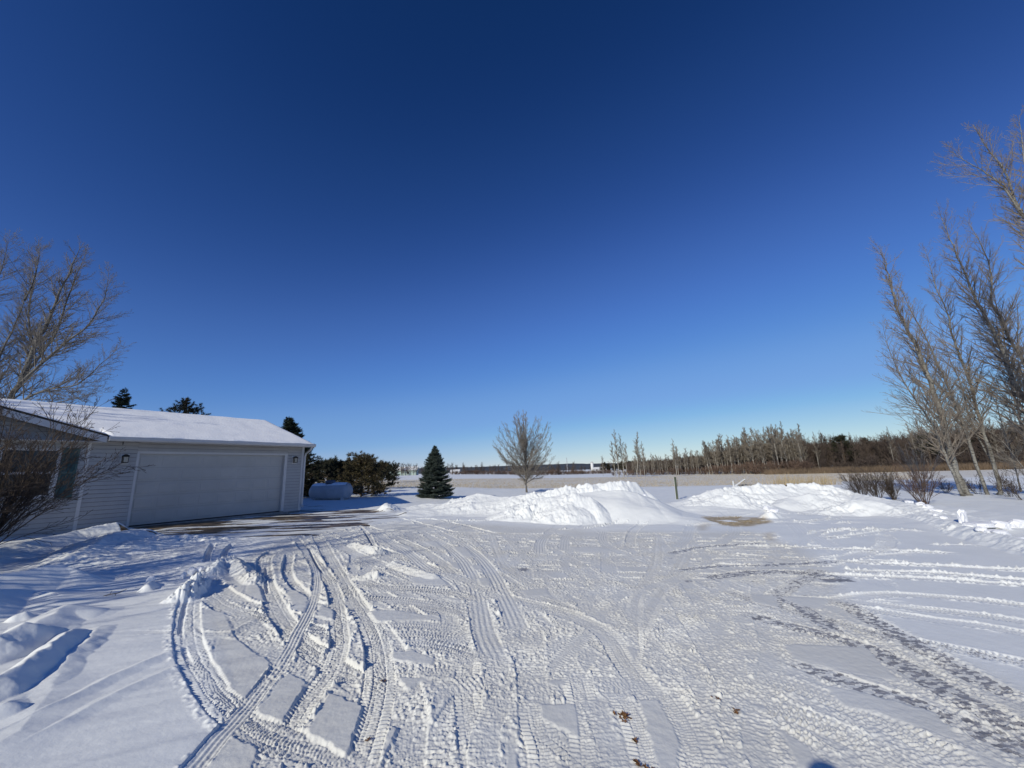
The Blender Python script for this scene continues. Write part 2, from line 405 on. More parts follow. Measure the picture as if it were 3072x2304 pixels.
def f5():
    y = u(1590, 1680); 
    return [(1000+u(-100,200),y-20),(1400,y+u(-14,14)),(1800,y+u(-14,14)),(2200,y+u(-12,14)),(2500,y+u(-10,20))], dict(kind=random.choice(['mess','mess','rib']), depth=u(.01,.018))
def slim(f):
    def g():
        P, k = f(); k['w'] = u(.075, .115); return P, k
    return g
fam(20, slim(f4)); fam(18, slim(f3)); fam(16, slim(f5)); fam(20, slim(f2)); fam(18, slim(f1))

# --- patches no tyre crossed
PATCH = [
[(988,2074),(1090,2117),(1042,2258),(921,2195)], [(862,2012),(923,2041),(847,2168),(764,2135)],
[(650,1912),(717,1914),(815,1980),(731,2099),(690,2060),(640,1975)], [(706,2211),(782,2243),(740,2330),(590,2330)],
[(1173,1950),(1241,1950),(1300,1972),(1300,1994),(1176,1976)], [(1187,2026),(1290,2030),(1223,2066)],
[(1169,2167),(1194,2178),(1144,2280)], [(1618,2107),(1727,2104),(1741,2201),(1625,2147)],
[(1915,2089),(1973,2086),(2034,2198),(2027,2340),(1990,2340)], [(1524,2252),(1550,2241),(1560,2330),(1510,2330)],
[(1662,2263),(1740,2310),(1665,2330)], [(1654,2035),(1690,2035),(1698,2053),(1640,2050)], [(1875,1934),(1915,1945),(1897,1977)],
[(1266,1622),(1304,1622),(1345,1652),(1300,1640)], [(1358,1641),(1396,1641),(1427,1670),(1389,1667)],
[(1348,1683),(1373,1686),(1383,1705),(1358,1702)], [(1411,1692),(1443,1692),(1453,1708),(1421,1708)],
[(1430,1733),(1465,1733),(1475,1755),(1443,1757)], [(1228,1736),(1260,1728),(1316,1729),(1348,1755),(1247,1752)],
[(1073,1714),(1117,1717),(1089,1730)], [(1320,1787),(1380,1793),(1383,1806)],
[(1105,1826),(1200,1828),(1300,1848),(1330,1857),(1130,1862)], [(608,1818),(677,1833),(702,1890),(605,1883)],
[(739,1753),(778,1750),(800,1804),(735,1778)], [(858,1775),(883,1764),(927,1789),(916,1836),(880,1825)],
[(959,1804),(1003,1825),(1003,1854),(952,1844)], [(1046,1717),(1111,1717),(1079,1731)],
[(2349,1927),(2596,1931),(2645,1985),(2698,2033),(2562,2014),(2388,1975)],
[(2465,2043),(2600,2070),(2795,2125),(2897,2227),(2630,2130),(2533,2111)],
[(2250,1783),(2325,1783),(2330,1820),(2260,1805)], [(2340,1786),(2484,1790),(2465,1820),(2410,1820)],
[(1645,1590),(1780,1588),(1800,1605),(1700,1607)], [(1700,1640),(1800,1638),(1840,1650),(1750,1656)], [(2000,1600),(2060,1598),(2050,1612)],
[(2095,1597),(2150,1575),(2185,1590),(2160,1608),(2110,1612)], [(2335,1600),(2370,1590),(2385,1610),(2360,1625)],
[(1175,1628),(1240,1640),(1230,1650)], [(2430,1700),(2540,1698),(2520,1712)],[(2370,1640),(2480,1650),(2450,1670),(2400,1668)],
[(1560,1770),(1640,1765),(1650,1785),(1580,1790)],[(2330,2170),(2420,2230),(2470,2304),(2400,2304)],[(2250,2100),(2300,2110),(2290,2130)]]
for P in PATCH:
    mk = blur(poly_mask(P), 2)
    snow = snow*(1-mk)+(level-0.020*churn)*mk; bare *= (1-mk)

# --- the tracks one can follow in the photograph
track([(1330,1566),(1400,1562),(1520,1562),(1620,1561),(1720,1556),(1811,1548),(1880,1537),(1928,1527)], 'thin', w=.1, depth=.02, berm=2.5)
track([(1660,1592),(1827,1576),(1938,1561),(2045,1542)], 'thin', w=.1, depth=.02, berm=2.5)
track([(1640,1600),(1680,1575),(1730,1561)], 'rib', depth=.02); track([(1715,1590),(1780,1570),(1830,1552)], 'rib', depth=.02)
track([(1620,1660),(1625,1620),(1660,1590),(1700,1570),(1750,1558)], 'rib', depth=.02); track([(1690,1650),(1700,1610),(1740,1585),(1800,1560)], 'rib', depth=.02)
track([(1810,1590),(1805,1615),(1830,1640),(1880,1660)], 'rib', depth=.02); track([(1890,1640),(1895,1600),(1922,1576),(1970,1557)], 'mess', depth=.02)
track([(2030,1640),(2060,1612),(2075,1580),(2110,1552),(2150,1536),(2190,1550),(2235,1575)], 'rib', w=.13, depth=.022)
track([(2195,1560),(2205,1590),(2180,1618),(2120,1634),(2040,1645)], 'rib', w=.14, depth=.022)
track([(2320,1538),(2368,1565),(2402,1592),(2410,1612),(2385,1635),(2320,1650)], 'rib', w=.16, depth=.022)
track([(2060,1560),(2150,1553),(2250,1548),(2330,1540)], 'thin', w=.1, depth=.015, berm=2)
track([(2050,1580),(2180,1570),(2300,1565),(2420,1570),(2470,1573)], 'mess', w=.15, depth=.02)
track([(2370,1548),(2440,1543),(2485,1546),(2508,1553),(2460,1560),(2380,1566)], 'thin', w=.12, depth=.018, berm=3)
track([(2500,1573),(2560,1568),(2605,1572)], 'thin', w=.1, depth=.015, berm=3); track([(2440,1606),(2480,1593),(2560,1590),(2650,1589),(2680,1592)], 'thin', w=.12, depth=.02, berm=3)
track([(2450,1616),(2560,1606),(2640,1596),(2700,1590),(2790,1599)], 'thin', w=.1, depth=.018, berm=3)
track([(2440,1606),(2480,1630),(2540,1668),(2600,1720),(2640,1760)], 'rib', w=.16, depth=.02)
track([(2635,1600),(2662,1620),(2650,1642),(2600,1655),(2540,1668),(2440,1690)], 'mess', w=.14, depth=.02)
track([(2250,1638),(2400,1640),(2550,1645),(2700,1650),(2800,1655),(2885,1660)], 'lug', depth=.03, berm=1.5)
track([(2780,1633),(2900,1634),(2960,1638)], 'thin', w=.08, depth=.015, berm=3)
track([(2440,1672),(2560,1682),(2700,1690),(2850,1697),(3072,1709),(3300,1725)], 'lug', depth=.03, berm=1.4)
track([(2500,1706),(2650,1712),(2800,1718),(3072,1738),(3300,1760)], 'lug', depth=.03, berm=1.4)
track([(2440,1722),(2600,1728),(2800,1736),(3072,1755),(3300,1780)], 'lug', depth=.03, berm=1.4, dark=.25)
track([(2450,1800),(2560,1790),(2650,1781),(2750,1783),(2900,1795),(3072,1815),(3300,1850)], 'lug', depth=.03)
track([(2500,1796),(2600,1806),(2750,1822),(2900,1838),(3072,1862),(3300,1900)], 'lug', depth=.03)
track([(2530,1815),(2650,1832),(2800,1855),(2950,1875),(3100,1900),(3300,1935)], 'lug', depth=.03)
track([(2150,1760),(2300,1810),(2450,1845),(2600,1885),(2800,1930),(3072,1985),(3300,2040)], 'lug', depth=.032, dark=.55)
track([(2200,1830),(2350,1868),(2500,1905),(2620,1940),(2750,2010),(2900,2100),(3072,2190),(3300,2330)], 'mess', depth=.034, dark=.95)
track([(2500,1790),(2600,1845),(2700,1900),(2850,1985),(3000,2065),(3150,2130)], 'mess', depth=.034, dark=.9)
track([(2330,1955),(2440,1998),(2560,2040),(2700,2085),(2850,2145),(3000,2215),(3200,2320)], 'mess', depth=.034, dark=.8)
track([(2250,2010),(2420,2060),(2540,2105),(2680,2170),(2820,2245),(2950,2330)], 'lug', depth=.032, dark=.15)
track([(2200,2080),(2350,2120),(2480,2170),(2600,2230),(2700,2310)], 'lug', depth=.03)
track([(2308,1822),(2322,1795),(2360,1762),(2420,1730),(2462,1700)], 'lug', depth=.02, dark=.6, w=.11)
track([(2020,1712),(2140,1700),(2280,1696),(2400,1688),(2520,1680)], 'thin', w=.08, depth=.02, dark=1.0)
track([(2000,1660),(2100,1640),(2200,1632),(2310,1628)], 'thin', w=.1, depth=.02, dark=.9)
track([(2100,1735),(2250,1720),(2350,1716),(2470,1722),(2575,1741)], 'mess', w=.12, depth=.02, dark=1.0)
track([(2450,1738),(2520,1739),(2575,1741)], 'smooth', w=.10, depth=.02, dark=1.6)
track([(2320,1780),(2400,1815),(2450,1850),(2520,1900)], 'mess', w=.09, depth=.02, dark=1.0)
track([(1540,1708),(1570,1706),(1600,1709)], 'smooth', w=.12, depth=.015, dark=1.1)
# middle ribs
track([(1028,1608),(1060,1622),(1095,1635),(1190,1664),(1300,1703),(1360,1740)], 'mess', depth=.03)
track([(1080,1580),(1110,1610),(1120,1635),(1140,1660)], 'thin', w=.05, depth=.03)
track([(1127,1597),(1222,1657),(1285,1705),(1364,1750),(1430,1830),(1470,1920)], 'rib', depth=.03)
track([(1174,1606),(1250,1642),(1316,1680),(1380,1736),(1425,1800),(1450,1880),(1480,1960)], 'lug', depth=.03)
track([(1285,1606),(1310,1622),(1352,1647),(1385,1675),(1405,1705),(1423,1745),(1436,1820),(1450,1900),(1490,1990)], 'rib', depth=.032)
track([(1380,1628),(1405,1645),(1432,1665),(1456,1690),(1478,1724),(1500,1768),(1530,1830),(1560,1900)], 'rib', depth=.032)
track([(1180,1690),(1250,1712),(1340,1722),(1420,1750),(1500,1800)], 'mess', depth=.03)
track([(1060,1738),(1150,1760),(1250,1765),(1350,1775),(1440,1800)], 'lug', depth=.03)
track([(1050,1790),(1180,1795),(1300,1812),(1420,1850)], 'lug', depth=.03)
track([(1120,1880),(1250,1872),(1390,1888)], 'lug', depth=.028); track([(1130,1905),(1260,1902),(1390,1915)], 'lug', depth=.028)
track([(1150,1935),(1260,1925),(1400,1960),(1450,1995)], 'lug', depth=.028)
track([(1180,1990),(1280,2004),(1400,2015)], 'lug', depth=.034, w=.10)
track([(1250,2090),(1350,2060),(1450,2040),(1550,2030)], 'mess', depth=.025)
track([(1590,2072),(1660,2070),(1745,2072)], 'lug', depth=.03, w=.08); track([(1640,2028),(1700,2030),(1760,2040)], 'lug', depth=.025, w=.08)
track([(1770,2040),(1850,2045),(1960,2060)], 'lug', depth=.028)
track([(1600,2090),(1610,2160),(1640,2240),(1650,2330)], 'lug', depth=.03)
track([(1605,2150),(1680,2198),(1740,2245),(1820,2310)], 'lug', depth=.032)
track([(1720,2000),(1745,2100),(1762,2200),(1775,2330)], 'lug', depth=.03)
track([(1780,2060),(1812,2120),(1850,2200),(1900,2330)], 'mess', depth=.03, w=.13)
track([(1850,2060),(1890,2110),(1930,2200),(1962,2330)], 'lug', depth=.03)
track([(1960,2040),(2000,2090),(2060,2180),(2100,2330)], 'lug', depth=.03)
# left curves
track([(385,1893),(450,1892),(500,1894),(620,1898),(717,1902)], 'rib', w=.05, depth=.02)
track([(640,1700),(619,1724),(674,1771),(735,1807),(807,1829),(900,1850),(990,1858),(1100,1872)], 'mess', depth=.045)
track([(608,1766),(652,1802),(702,1825),(771,1847),(861,1862),(934,1883),(1030,1892)], 'lug', depth=.05)
track([(690,1836),(753,1887),(807,1934),(880,1983),(950,2030),(1010,2075),(1090,2110),(1180,2150),(1260,2220)], 'mess', depth=.045, w=.15)
track([(640,1630),(625,1660),(618,1690)], 'thin', w=.05, depth=.08)
track([(700,1630),(680,1650),(665,1685)], 'thin', w=.05, depth=.07)
track([(740,1700),(810,1770),(860,1800),(940,1810),(1040,1830),(1150,1846)], 'mess', depth=.045)
track([(830,1650),(795,1675),(795,1720),(802,1760),(830,1818),(861,1869),(890,1905),(960,1960),(1030,2010),(1100,2060)], 'lug', depth=.065)
track([(870,1660),(862,1700),(872,1735),(905,1770),(960,1800)], 'mess', depth=.06, w=.08)
track([(905,1632),(935,1670),(968,1712),(1020,1770),(1085,1830),(1150,1900),(1195,1990),(1222,2080),(1225,2200),(1200,2330)], 'mess', depth=.045)
track([(948,1600),(977,1650),(1006,1700),(1035,1758),(1078,1818),(1111,1875),(1131,1930),(1138,1985),(1139,2045),(1125,2120),(1100,2200),(1060,2320)], 'lug', depth=.045)
track([(870,1598),(908,1637),(966,1702),(1004,1780),(1015,1862),(1020,1920),(1002,1985),(963,2045),(916,2099),(880,2160),(825,2230),(775,2320)], 'lug', depth=.045, w=.088)
track([(600,1735),(585,1755),(568,1807),(563,1862),(565,1916),(578,1965),(605,2012),(645,2074),(690,2125),(735,2160),(790,2196),(850,2218),(920,2232),(980,2252),(1040,2290),(1090,2330)], 'lug', depth=.056)
track([(872,1604),(891,1623),(916,1652),(941,1688),(951,1735),(943,1789),(920,1844),(884,1909),(848,1975),(790,2055),(725,2137),(655,2215),(583,2300),(520,2380)], 'rib', depth=.036, w=.064)
# thin deep scars that throw the dark slots of shade
for q in ([(925,1640),(945,1680),(968,1712)], [(1092,1595),(1110,1622),(1122,1645)], [(800,1690),(797,1730),(806,1775)], [(905,1760),(935,1785)], [(1090,1930),(1106,1955),(1108,1975)], [(545,1905),(542,1880),(556,1810),(575,1775)], [(548,1925),(560,1960),(575,1985)]):
    track(q, 'thin', w=.022, depth=.09, berm=0)

for P in PATCH:
    mk = np.clip(blur(poly_mask(P), 3)*1.6-.3+.35*noise(X*22, Y*22), 0, 1)*(blur(poly_mask(P), 3) > .02)
    snow = snow*(1-mk)+(level-0.011*churn+.0018*fine)*mk; bare *= (1-mk)
crumb = (1-np.clip(sum(blur(poly_mask(P), 2) for P in PATCH), 0, 1))*churn*np.clip(fbm(X*1.7, Y*1.7, 3)+.25, 0, 1)
snow += crumb*0.007*sstep(.28, .55, noise(X*42+3, Y*42))+crumb*.004*sstep(.3, .55, noise(X*75, Y*75))
# --- the yard's bare patches
def stretch_noise(ax, fu, fv, o=4):
    c, s_ = math.cos(ax), math.sin(ax); a = X*c+Y*s_; b = -X*s_+Y*c
    return fbm(a*fu, b*fv, o)
ap = blur(poly_mask([(380,1592),(480,1572),(640,1553),(845,1532),(900,1520),(1020,1527),(1120,1533),(1190,1546),(1190,1560),(1060,1578),(960,1592),(900,1606),(800,1612),(700,1608),(560,1612),(450,1606)]), 16)
sn = stretch_noise(R(14), .35, 1.9, 5)
apm = sstep(0.37, 0.55, ap*0.42+sn*0.95+.10)
wet_shade_strip = blur(poly_mask([(380,1582),(600,1556),(845,1531),(848,1538),(700,1556),(560,1576),(440,1594)]), 5)  # strip at the door: wet bare ground and shade painted as one
apm = np.maximum(apm*(ap > .02), wet_shade_strip)
bm = sstep(.02, .5, ap)
snow = snow*(1-bm)+(0.01+0.018*np.clip(sn+.2, 0, 1)+0.2*(snow-0.02)*(1-ap))*bm
snow -= apm*0.012
mud = apm.copy()
stain = blur(poly_mask([(2110,1560),(2190,1550),(2290,1556),(2310,1566),(2250,1577),(2160,1574)]), 7)*2.2*sstep(-.5, .0, stretch_noise(R(5), 1.2, 5, 3))
stain = np.maximum(stain, blur(poly_mask([(2090,1575),(2130,1570),(2120,1590),(2095,1592)]), 5)*.5)
stain = np.maximum(stain, blur(poly_mask([(2290,1600),(2320,1595),(2325,1625),(2300,1620)]), 5)*.5)
for c in ((2225,1492,30,6),(2310,1510,16,4),(2368,1517,14,3),(1770,1495,6,3)):   # dirt thrown up with the snow
    g = poly_mask([(c[0]-c[2],c[1]),(c[0],c[1]-c[3]),(c[0]+c[2],c[1]),(c[0],c[1]+c[3])])
    mud = np.maximum(mud, blur(g, 2)*sstep(0.0, .25, noise(X*6, Y*6)))
darkn = sstep(0.25, 0.55, fbm(X*1.3, Y*1.3, 2)+0.25)
gritzone = blur(poly_mask([(1950,1660),(2200,1640),(2480,1680),(2560,1760),(2480,1850),(2300,1850),(2050,1800)]), 20)
bare = np.maximum(bare, gritzone*churn*sstep(.25, .6, fbm(X*2.6, Y*7.5, 5)-.06)*.5)

Z = base.copy(); Z[:nb] += snow
fade = sstep(80, 55, RR)[:, None]
Z[:nb] = base[:nb]+snow*fade[:nb]
att_bare = np.zeros((NR, NA), np.float32); att_mud = att_bare.copy(); att_stain = att_bare.copy(); att_field = att_bare.copy()
att_pack = np.zeros((NR, NA), np.float32); att_pack[:nb] = churn; att_bare[:nb] = bare; att_mud[:nb] = mud; att_stain[:nb] = stain
# stubble field
fx, fy = GX, GY
edge = 41+2.0*noise(fx*.05, fy*.05)+0.14*fx*(fx > 0)-0.03*fx*(fx < 0)
fieldm = sstep(-1.5, 2.5, fy-edge)*sstep(118, 106, fy-0.25*fx)*(fx > -70)*(fx < 90)
far2 = sstep(255, 262, fy)*sstep(520, 500, fy)*0.8*(fx/np.maximum(fy,1) > -.12)
att_field[:] = np.maximum(fieldm, far2)

v = np.stack([GX.ravel(), GY.ravel(), Z.ravel()], 1)
v = np.concatenate([v, np.array([[0, 0, float(Z[0].mean())]], np.float32)])
I = np.arange(NR*NA, dtype=np.int32).reshape(NR, NA); J = np.roll(I, -1, axis=1)
quads = np.stack([I[:-1].ravel(), I[1:].ravel(), J[1:].ravel(), J[:-1].ravel()], 1)
c0 = NR*NA
# close the middle with degenerate-free small quads
tri = np.array([[I[0, j], I[0, (j+1) % NA], I[0, (j+2) % NA], c0] for j in range(0, NA-1, 2)], np.int32)
quads = np.concatenate([quads[:, ::-1], tri[:, ::-1]])

def snow_material():
    mt, nt, b = mat('snow_ground')
    geo = N(nt, 'ShaderNodeNewGeometry'); P = geo.outputs['Position']
    def attr(n): a = N(nt, 'ShaderNodeAttribute'); a.attribute_name = n; return a.outputs['Fac']
    def mix(f, a, c):
        m_ = N(nt, 'ShaderNodeMix', data_type='RGBA'); L(nt, f, m_.inputs[0])
        for s_, i in ((a, 6), (c, 7)):
            if isinstance(s_, tuple): m_.inputs[i].default_value = (*s_, 1)
            else: L(nt, s_, m_.inputs[i])
        return m_.outputs[2]
    def noi(scale, det=4, sx=None, rough=.6):
        n = N(nt, 'ShaderNodeTexNoise', Scale=scale, Detail=float(det), Roughness=rough)
        if sx: mp = N(nt, 'ShaderNodeMapping'); mp.inputs['Scale'].default_value = sx; L(nt, P, mp.inputs['Vector']); L(nt, mp.outputs['Vector'], n.inputs['Vector'])
        else: L(nt, P, n.inputs['Vector'])
        return n.outputs['Fac']
    snowc = ramp(nt, noi(1.7, 5), [(0.3, (.79, .80, .785)), (0.7, (.855, .862, .84))])
    pk = N(nt, 'ShaderNodeMath', operation='MULTIPLY'); L(nt, attr('packed'), pk.inputs[0]); L(nt, ramp(nt, noi(1.1, 5), [(.3, (.5,.5,.5)), (.6, (1,1,1))]), pk.inputs[1])
    snowc = mix(pk.outputs[0], snowc, (.715, .70, .645))
    # stubble: straw showing through thin snow
    st = ramp(nt, noi(2.2, 8, None, .75), [(0.36, (.86, .845, .80)), (0.53, (.72, .66, .54)), (0.70, (.46, .38, .26))])
    rows = N(nt, 'ShaderNodeMath', operation='MULTIPLY'); L(nt, attr('field'), rows.inputs[0])
    rr = ramp(nt, noi(.55, 6, (0.35, 1.6, 1)), [(0.30, (.25, .25, .25)), (0.52, (1, 1, 1))])
    L(nt, rr, rows.inputs[1])
    c = mix(rows.outputs[0], snowc, st)
    stn = ramp(nt, noi(9, 5), [(0.35, (.34, .25, .13)), (0.7, (.56, .47, .33))])
    sf = N(nt, 'ShaderNodeMath', operation='MULTIPLY'); L(nt, attr('stain'), sf.inputs[0]); sf.inputs[1].default_value = .85; sf.use_clamp = True
    c = mix(sf.outputs[0], c, stn)
    ice = ramp(nt, noi(14, 6), [(0.35, (.15, .15, .17)), (0.7, (.36, .36, .39))])
    def crisp(a_, sc1, lo, hi, wt):
        n1_ = noi(sc1, 6, None, .7); m1_ = N(nt, 'ShaderNodeMath', operation='MULTIPLY_ADD'); L(nt, n1_, m1_.inputs[0]); m1_.inputs[1].default_value = wt; L(nt, attr(a_), m1_.inputs[2])
        r_ = N(nt, 'ShaderNodeMapRange', interpolation_type='SMOOTHSTEP'); L(nt, m1_.outputs[0], r_.inputs['Value']); r_.inputs['From Min'].default_value = lo; r_.inputs['From Max'].default_value = hi; return r_
    bf = N(nt, 'ShaderNodeMath', operation='MULTIPLY', use_clamp=True); L(nt, crisp('bare', 70, .78, 1.02, 1.0).outputs['Result'], bf.inputs[0]); bf.inputs[1].default_value = .9
    c = mix(bf.outputs[0], c, ice)
    mudc = ramp(nt, noi(2.6, 8, (1, 2.2, 1)), [(0.36, (.022, .017, .012)), (0.50, (.10, .07, .04)), (0.66, (.30, .225, .135))])
    c = mix(crisp('mud', 9, .75, 1.05, .8).outputs['Result'], c, mudc)
    L(nt, c, b.inputs['Base Color'])
    rg = N(nt, 'ShaderNodeMapRange'); L(nt, attr('mud'), rg.inputs['Value']); rg.inputs['To Min'].default_value = .62; rg.inputs['To Max'].default_value = .45
    L(nt, rg.outputs['Result'], b.inputs['Roughness']); b.inputs['Specular IOR Level'].default_value = .25
    bp = N(nt, 'ShaderNodeBump', Strength=0.25, Distance=0.003); L(nt, noi(130, 3), bp.inputs['Height'])
    bp2 = N(nt, 'ShaderNodeBump', Strength=0.14, Distance=0.02); L(nt, noi(26, 4), bp2.inputs['Height']); L(nt, bp.outputs['Normal'], bp2.inputs['Normal'])
    L(nt, bp2.outputs['Normal'], b.inputs['Normal'])
    return mt
M_SNOW = snow_material()
g = npmesh('ground', v, quads, M_SNOW, smooth=True, k=4)
for nm, arr in (('bare', att_bare), ('mud', att_mud), ('stain', att_stain), ('field', att_field), ('packed', att_pack)):
    a = g.data.attributes.new(nm, 'FLOAT', 'POINT'); a.data.foreach_set('value', np.concatenate([arr.ravel(), [0.0]]).astype(np.float32))
tag(g, kind='structure')

def gz(x, y):
    """height of the finished ground under a point"""
    a = math.atan2(x, y); r = math.hypot(x, y)
    if a < azf0 or a > -azf0: 
        return float(T(x, y))
    j = int(round((a-azf0)/daz)); i = int(np.clip(np.searchsorted(RR, r), 0, NR-1)); j = min(max(j, 0), len(az_f)-1)
    return float(Z[i, j])

# ------------------------------------------------------------------ materials
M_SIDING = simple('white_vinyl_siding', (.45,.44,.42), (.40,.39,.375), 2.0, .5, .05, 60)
M_SHADEBACK = simple('shade_line_backing', (.20,.20,.205), (.15,.15,.155), 3, .9)  # dark backing colour stands in for shade lines between siding laps and door sections
M_TRIM = simple('white_trim', (.60,.59,.57), (.55,.54,.53), 3.0, .45)
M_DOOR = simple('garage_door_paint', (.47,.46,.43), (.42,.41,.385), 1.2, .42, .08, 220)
M_ROOFSNOW = simple('roof_snow', (.93,.93,.92), (.88,.88,.875), 1.5, .65, .5, 18)
M_SHINGLE = simple('dark_shingles', (.05,.05,.05), (.03,.03,.03), 20, .9)
M_GLASS, _nt, _b = mat('window_glass'); _b.inputs['Base Color'].default_value = (.012,.014,.016,1); _b.inputs['Roughness'].default_value = .06; _b.inputs['Specular IOR Level'].default_value = .6
M_SHUT = simple('green_shutter_paint', (.07,.13,.12), (.05,.10,.095), 6, .5)
M_BLACK = simple('black_lantern_metal', (.02,.02,.02), (.012,.012,.012), 20, .5)
M_LGLASS = simple('lantern_glass', (.50,.46,.36), (.38,.34,.26), 20, .25, spec=.5)
M_TANK = simple('tank_paint', (.48,.49,.50), (.38,.39,.40), 1.6, .5, .15, 7)
M_LID = simple('tank_lid_paint', (.10,.12,.16), (.07,.08,.11), 6, .5)
M_POST = simple('weathered_green_post', (.10,.115,.085), (.05,.06,.04), 6, .85, .5, 30, (1, 1, .15))
M_STAKE = simple('white_plastic_stake', (.75,.75,.72), (.65,.65,.62), 6, .5)
M_WOOD = simple('grey_board', (.40,.37,.32), (.25,.22,.18), 9, .8)
M_CONC = simple('concrete', (.32,.31,.29), (.22,.21,.2), 5, .9)
M_CHUNK = simple('snow_chunk', (.87,.87,.88), (.80,.80,.82), 5, .65, .8, 22)
M_COAT = simple('dark_coat', (.03,.035,.05), (.02,.022,.03), 9, .9)
def bark(name, light, dark, mark, sc_=6.0, up=0.35, m0=.56):
    mt, nt, b = mat(name); tc = N(nt, 'ShaderNodeTexCoord')
    mp = N(nt, 'ShaderNodeMapping'); mp.inputs['Scale'].default_value = (1, 1, up); L(nt, tc.outputs['Object'], mp.inputs['Vector'])
    n = N(nt, 'ShaderNodeTexNoise', Scale=sc_, Detail=6.0, Roughness=.65); L(nt, mp.outputs['Vector'], n.inputs['Vector'])
    c = ramp(nt, n.outputs['Fac'], [(.36, dark), (.6, light)])
    mp2 = N(nt, 'ShaderNodeMapping'); mp2.inputs['Scale'].default_value = (1, 1, 3.0); L(nt, tc.outputs['Object'], mp2.inputs['Vector'])
    n2 = N(nt, 'ShaderNodeTexNoise', Scale=sc_*1.2, Detail=3.0); L(nt, mp2.outputs['Vector'], n2.inputs['Vector'])
    mx = N(nt, 'ShaderNodeMix', data_type='RGBA'); k = ramp(nt, n2.outputs['Fac'], [(m0, (0,0,0)), (m0+.05, (1,1,1))])
    L(nt, k, mx.inputs[0]); L(nt, c, mx.inputs[6]); mx.inputs[7].default_value = (*mark, 1); L(nt, mx.outputs[2], b.inputs['Base Color'])
    b.inputs['Roughness'].default_value = .9; b.inputs['Specular IOR Level'].default_value = .15
    bp = N(nt, 'ShaderNodeBump', Strength=.7, Distance=.03); L(nt, n.outputs['Fac'], bp.inputs['Height']); L(nt, bp.outputs['Normal'], b.inputs['Normal'])
    return mt
M_COTT = bark('cottonwood_bark', (.19,.18,.16), (.085,.08,.07), (.04,.035,.03), 5)
M_CTWIG = simple('cottonwood_twigs', (.21,.19,.165), (.12,.105,.095), 1.5, .9)
M_POPLAR = bark('poplar_bark', (.25,.24,.215), (.12,.11,.095), (.06,.05,.04), 5)
M_PTWIG = simple('poplar_twigs', (.30,.255,.205), (.17,.14,.115), 1.2, .9)
M_GREYBARK = bark('grey_bark', (.26,.24,.21), (.13,.115,.10), (.05,.045,.04), 8)
M_GTWIG = simple('grey_twigs', (.30,.265,.22), (.17,.15,.125), 2.0, .9)
M_ASPEN = bark('aspen_bark', (.40,.375,.33), (.26,.24,.21), (.10,.09,.08), 1.6, .5, .60)
M_ATWIG = simple('aspen_twigs', (.24,.205,.165), (.14,.12,.095), .6, .9)
M_DTWIG = simple('dark_twigs', (.115,.085,.068), (.065,.05,.042), .5, .9)
M_RTWIG = simple('reddish_twigs', (.17,.11,.08), (.10,.07,.055), .8, .9)
M_DBARK = bark('dark_bark', (.13,.105,.085), (.06,.05,.04), (.03,.025,.02), 3)
M_SHRUBT = simple('shrub_twigs', (.115,.085,.062), (.055,.042,.033), 3.0, .85)
M_SPRUCE = simple('spruce_needles', (.085,.105,.085), (.035,.05,.04), 3.5, .8)
M_DSPRUCE = simple('dark_spruce_needles', (.030,.045,.030), (.015,.024,.018), 2.5, .85)
M_PINE = simple('pine_needles', (.115,.088,.042), (.048,.045,.022), 1.6, .8)
M_PINE2 = simple('dark_pine_needles', (.050,.050,.026), (.022,.025,.014), 1.6, .85)
M_PBARK = simple('pine_bark', (.12,.085,.06), (.07,.05,.035), 6, .9)
M_STRAW = simple('dry_straw', (.50,.40,.25), (.32,.25,.15), .5, .9)
M_MARSH = simple('marsh_grass', (.22,.155,.10), (.13,.095,.065), .12, .9)
M_STUB = simple('stubble_stalks', (.46,.38,.25), (.30,.24,.15), .4, .9)
M_LEAF = simple('oak_leaf_brown', (.22,.11,.045), (.12,.06,.025), 30, .8)
M_HILL = simple('wooded_hill', (.075,.08,.085), (.045,.05,.06), .012, 1.0, 0)
M_BARNW = simple('white_barn_paint', (.7,.7,.7), (.6,.6,.6), .5, .7)
M_BARNG = simple('pale_green_metal', (.38,.46,.42), (.30,.38,.35), .5, .6)
M_BARNR = simple('grey_metal_roof', (.45,.45,.47), (.35,.35,.37), .5, .6)

# ------------------------------------------------------------------ the house with its garage
HZ = 0.47
house = empty('garage_house', (-11.6, 12.5, HZ), R(58))
tag(house, 'low white vinyl sided house with wide garage door and snow covered roof', 'house')
XL, XR, DEP = -9.5, 5.22, 7.2
ms = MB(); EXP = 0.115
def course(x0f, x1f, z, y, m_):
    """one lap of siding; ends may differ at bottom and top"""
    z1 = z+EXP; z = z+.009
    a0, b0 = x0f(z), x1f(z); a1, b1 = x0f(z1), x1f(z1)
    if b0-a0 < 0.03: return
    b1 = max(b1, a1+.001)
    m_.add([(a0,y-.028,z),(b0,y-.028,z),(b1,y-.008,z1),(a1,y-.008,z1),(a0,y,z),(b0,y,z)], [(0,1,2,3),(4,5,1,0)])
def siding(x0, x1, z0, z1, y=0.0):
    z = z0
    while z < z1-1e-3: course(lambda q: x0, lambda q: x1, z, y, ms); z += EXP
siding(-1.10, -0.06, -.06, 2.5); siding(4.56, XR-.02, -.06, 2.5); siding(-0.06, 4.56, 2.19, 2.5)
siding(XL, -1.17, -.06, 2.565, -.01)
GA, GZ0, GS = -4.3, 2.56, .30     # the front gable: apex x, foot height, slope
z = 2.565
while z < 3.58:
    course(lambda q: -7.7+(q-GZ0)/GS+.02, lambda q: -0.9-(q-GZ0)/GS-.02, z, -.01, ms); z += EXP
fz = ms.build('siding', M_SIDING, house)
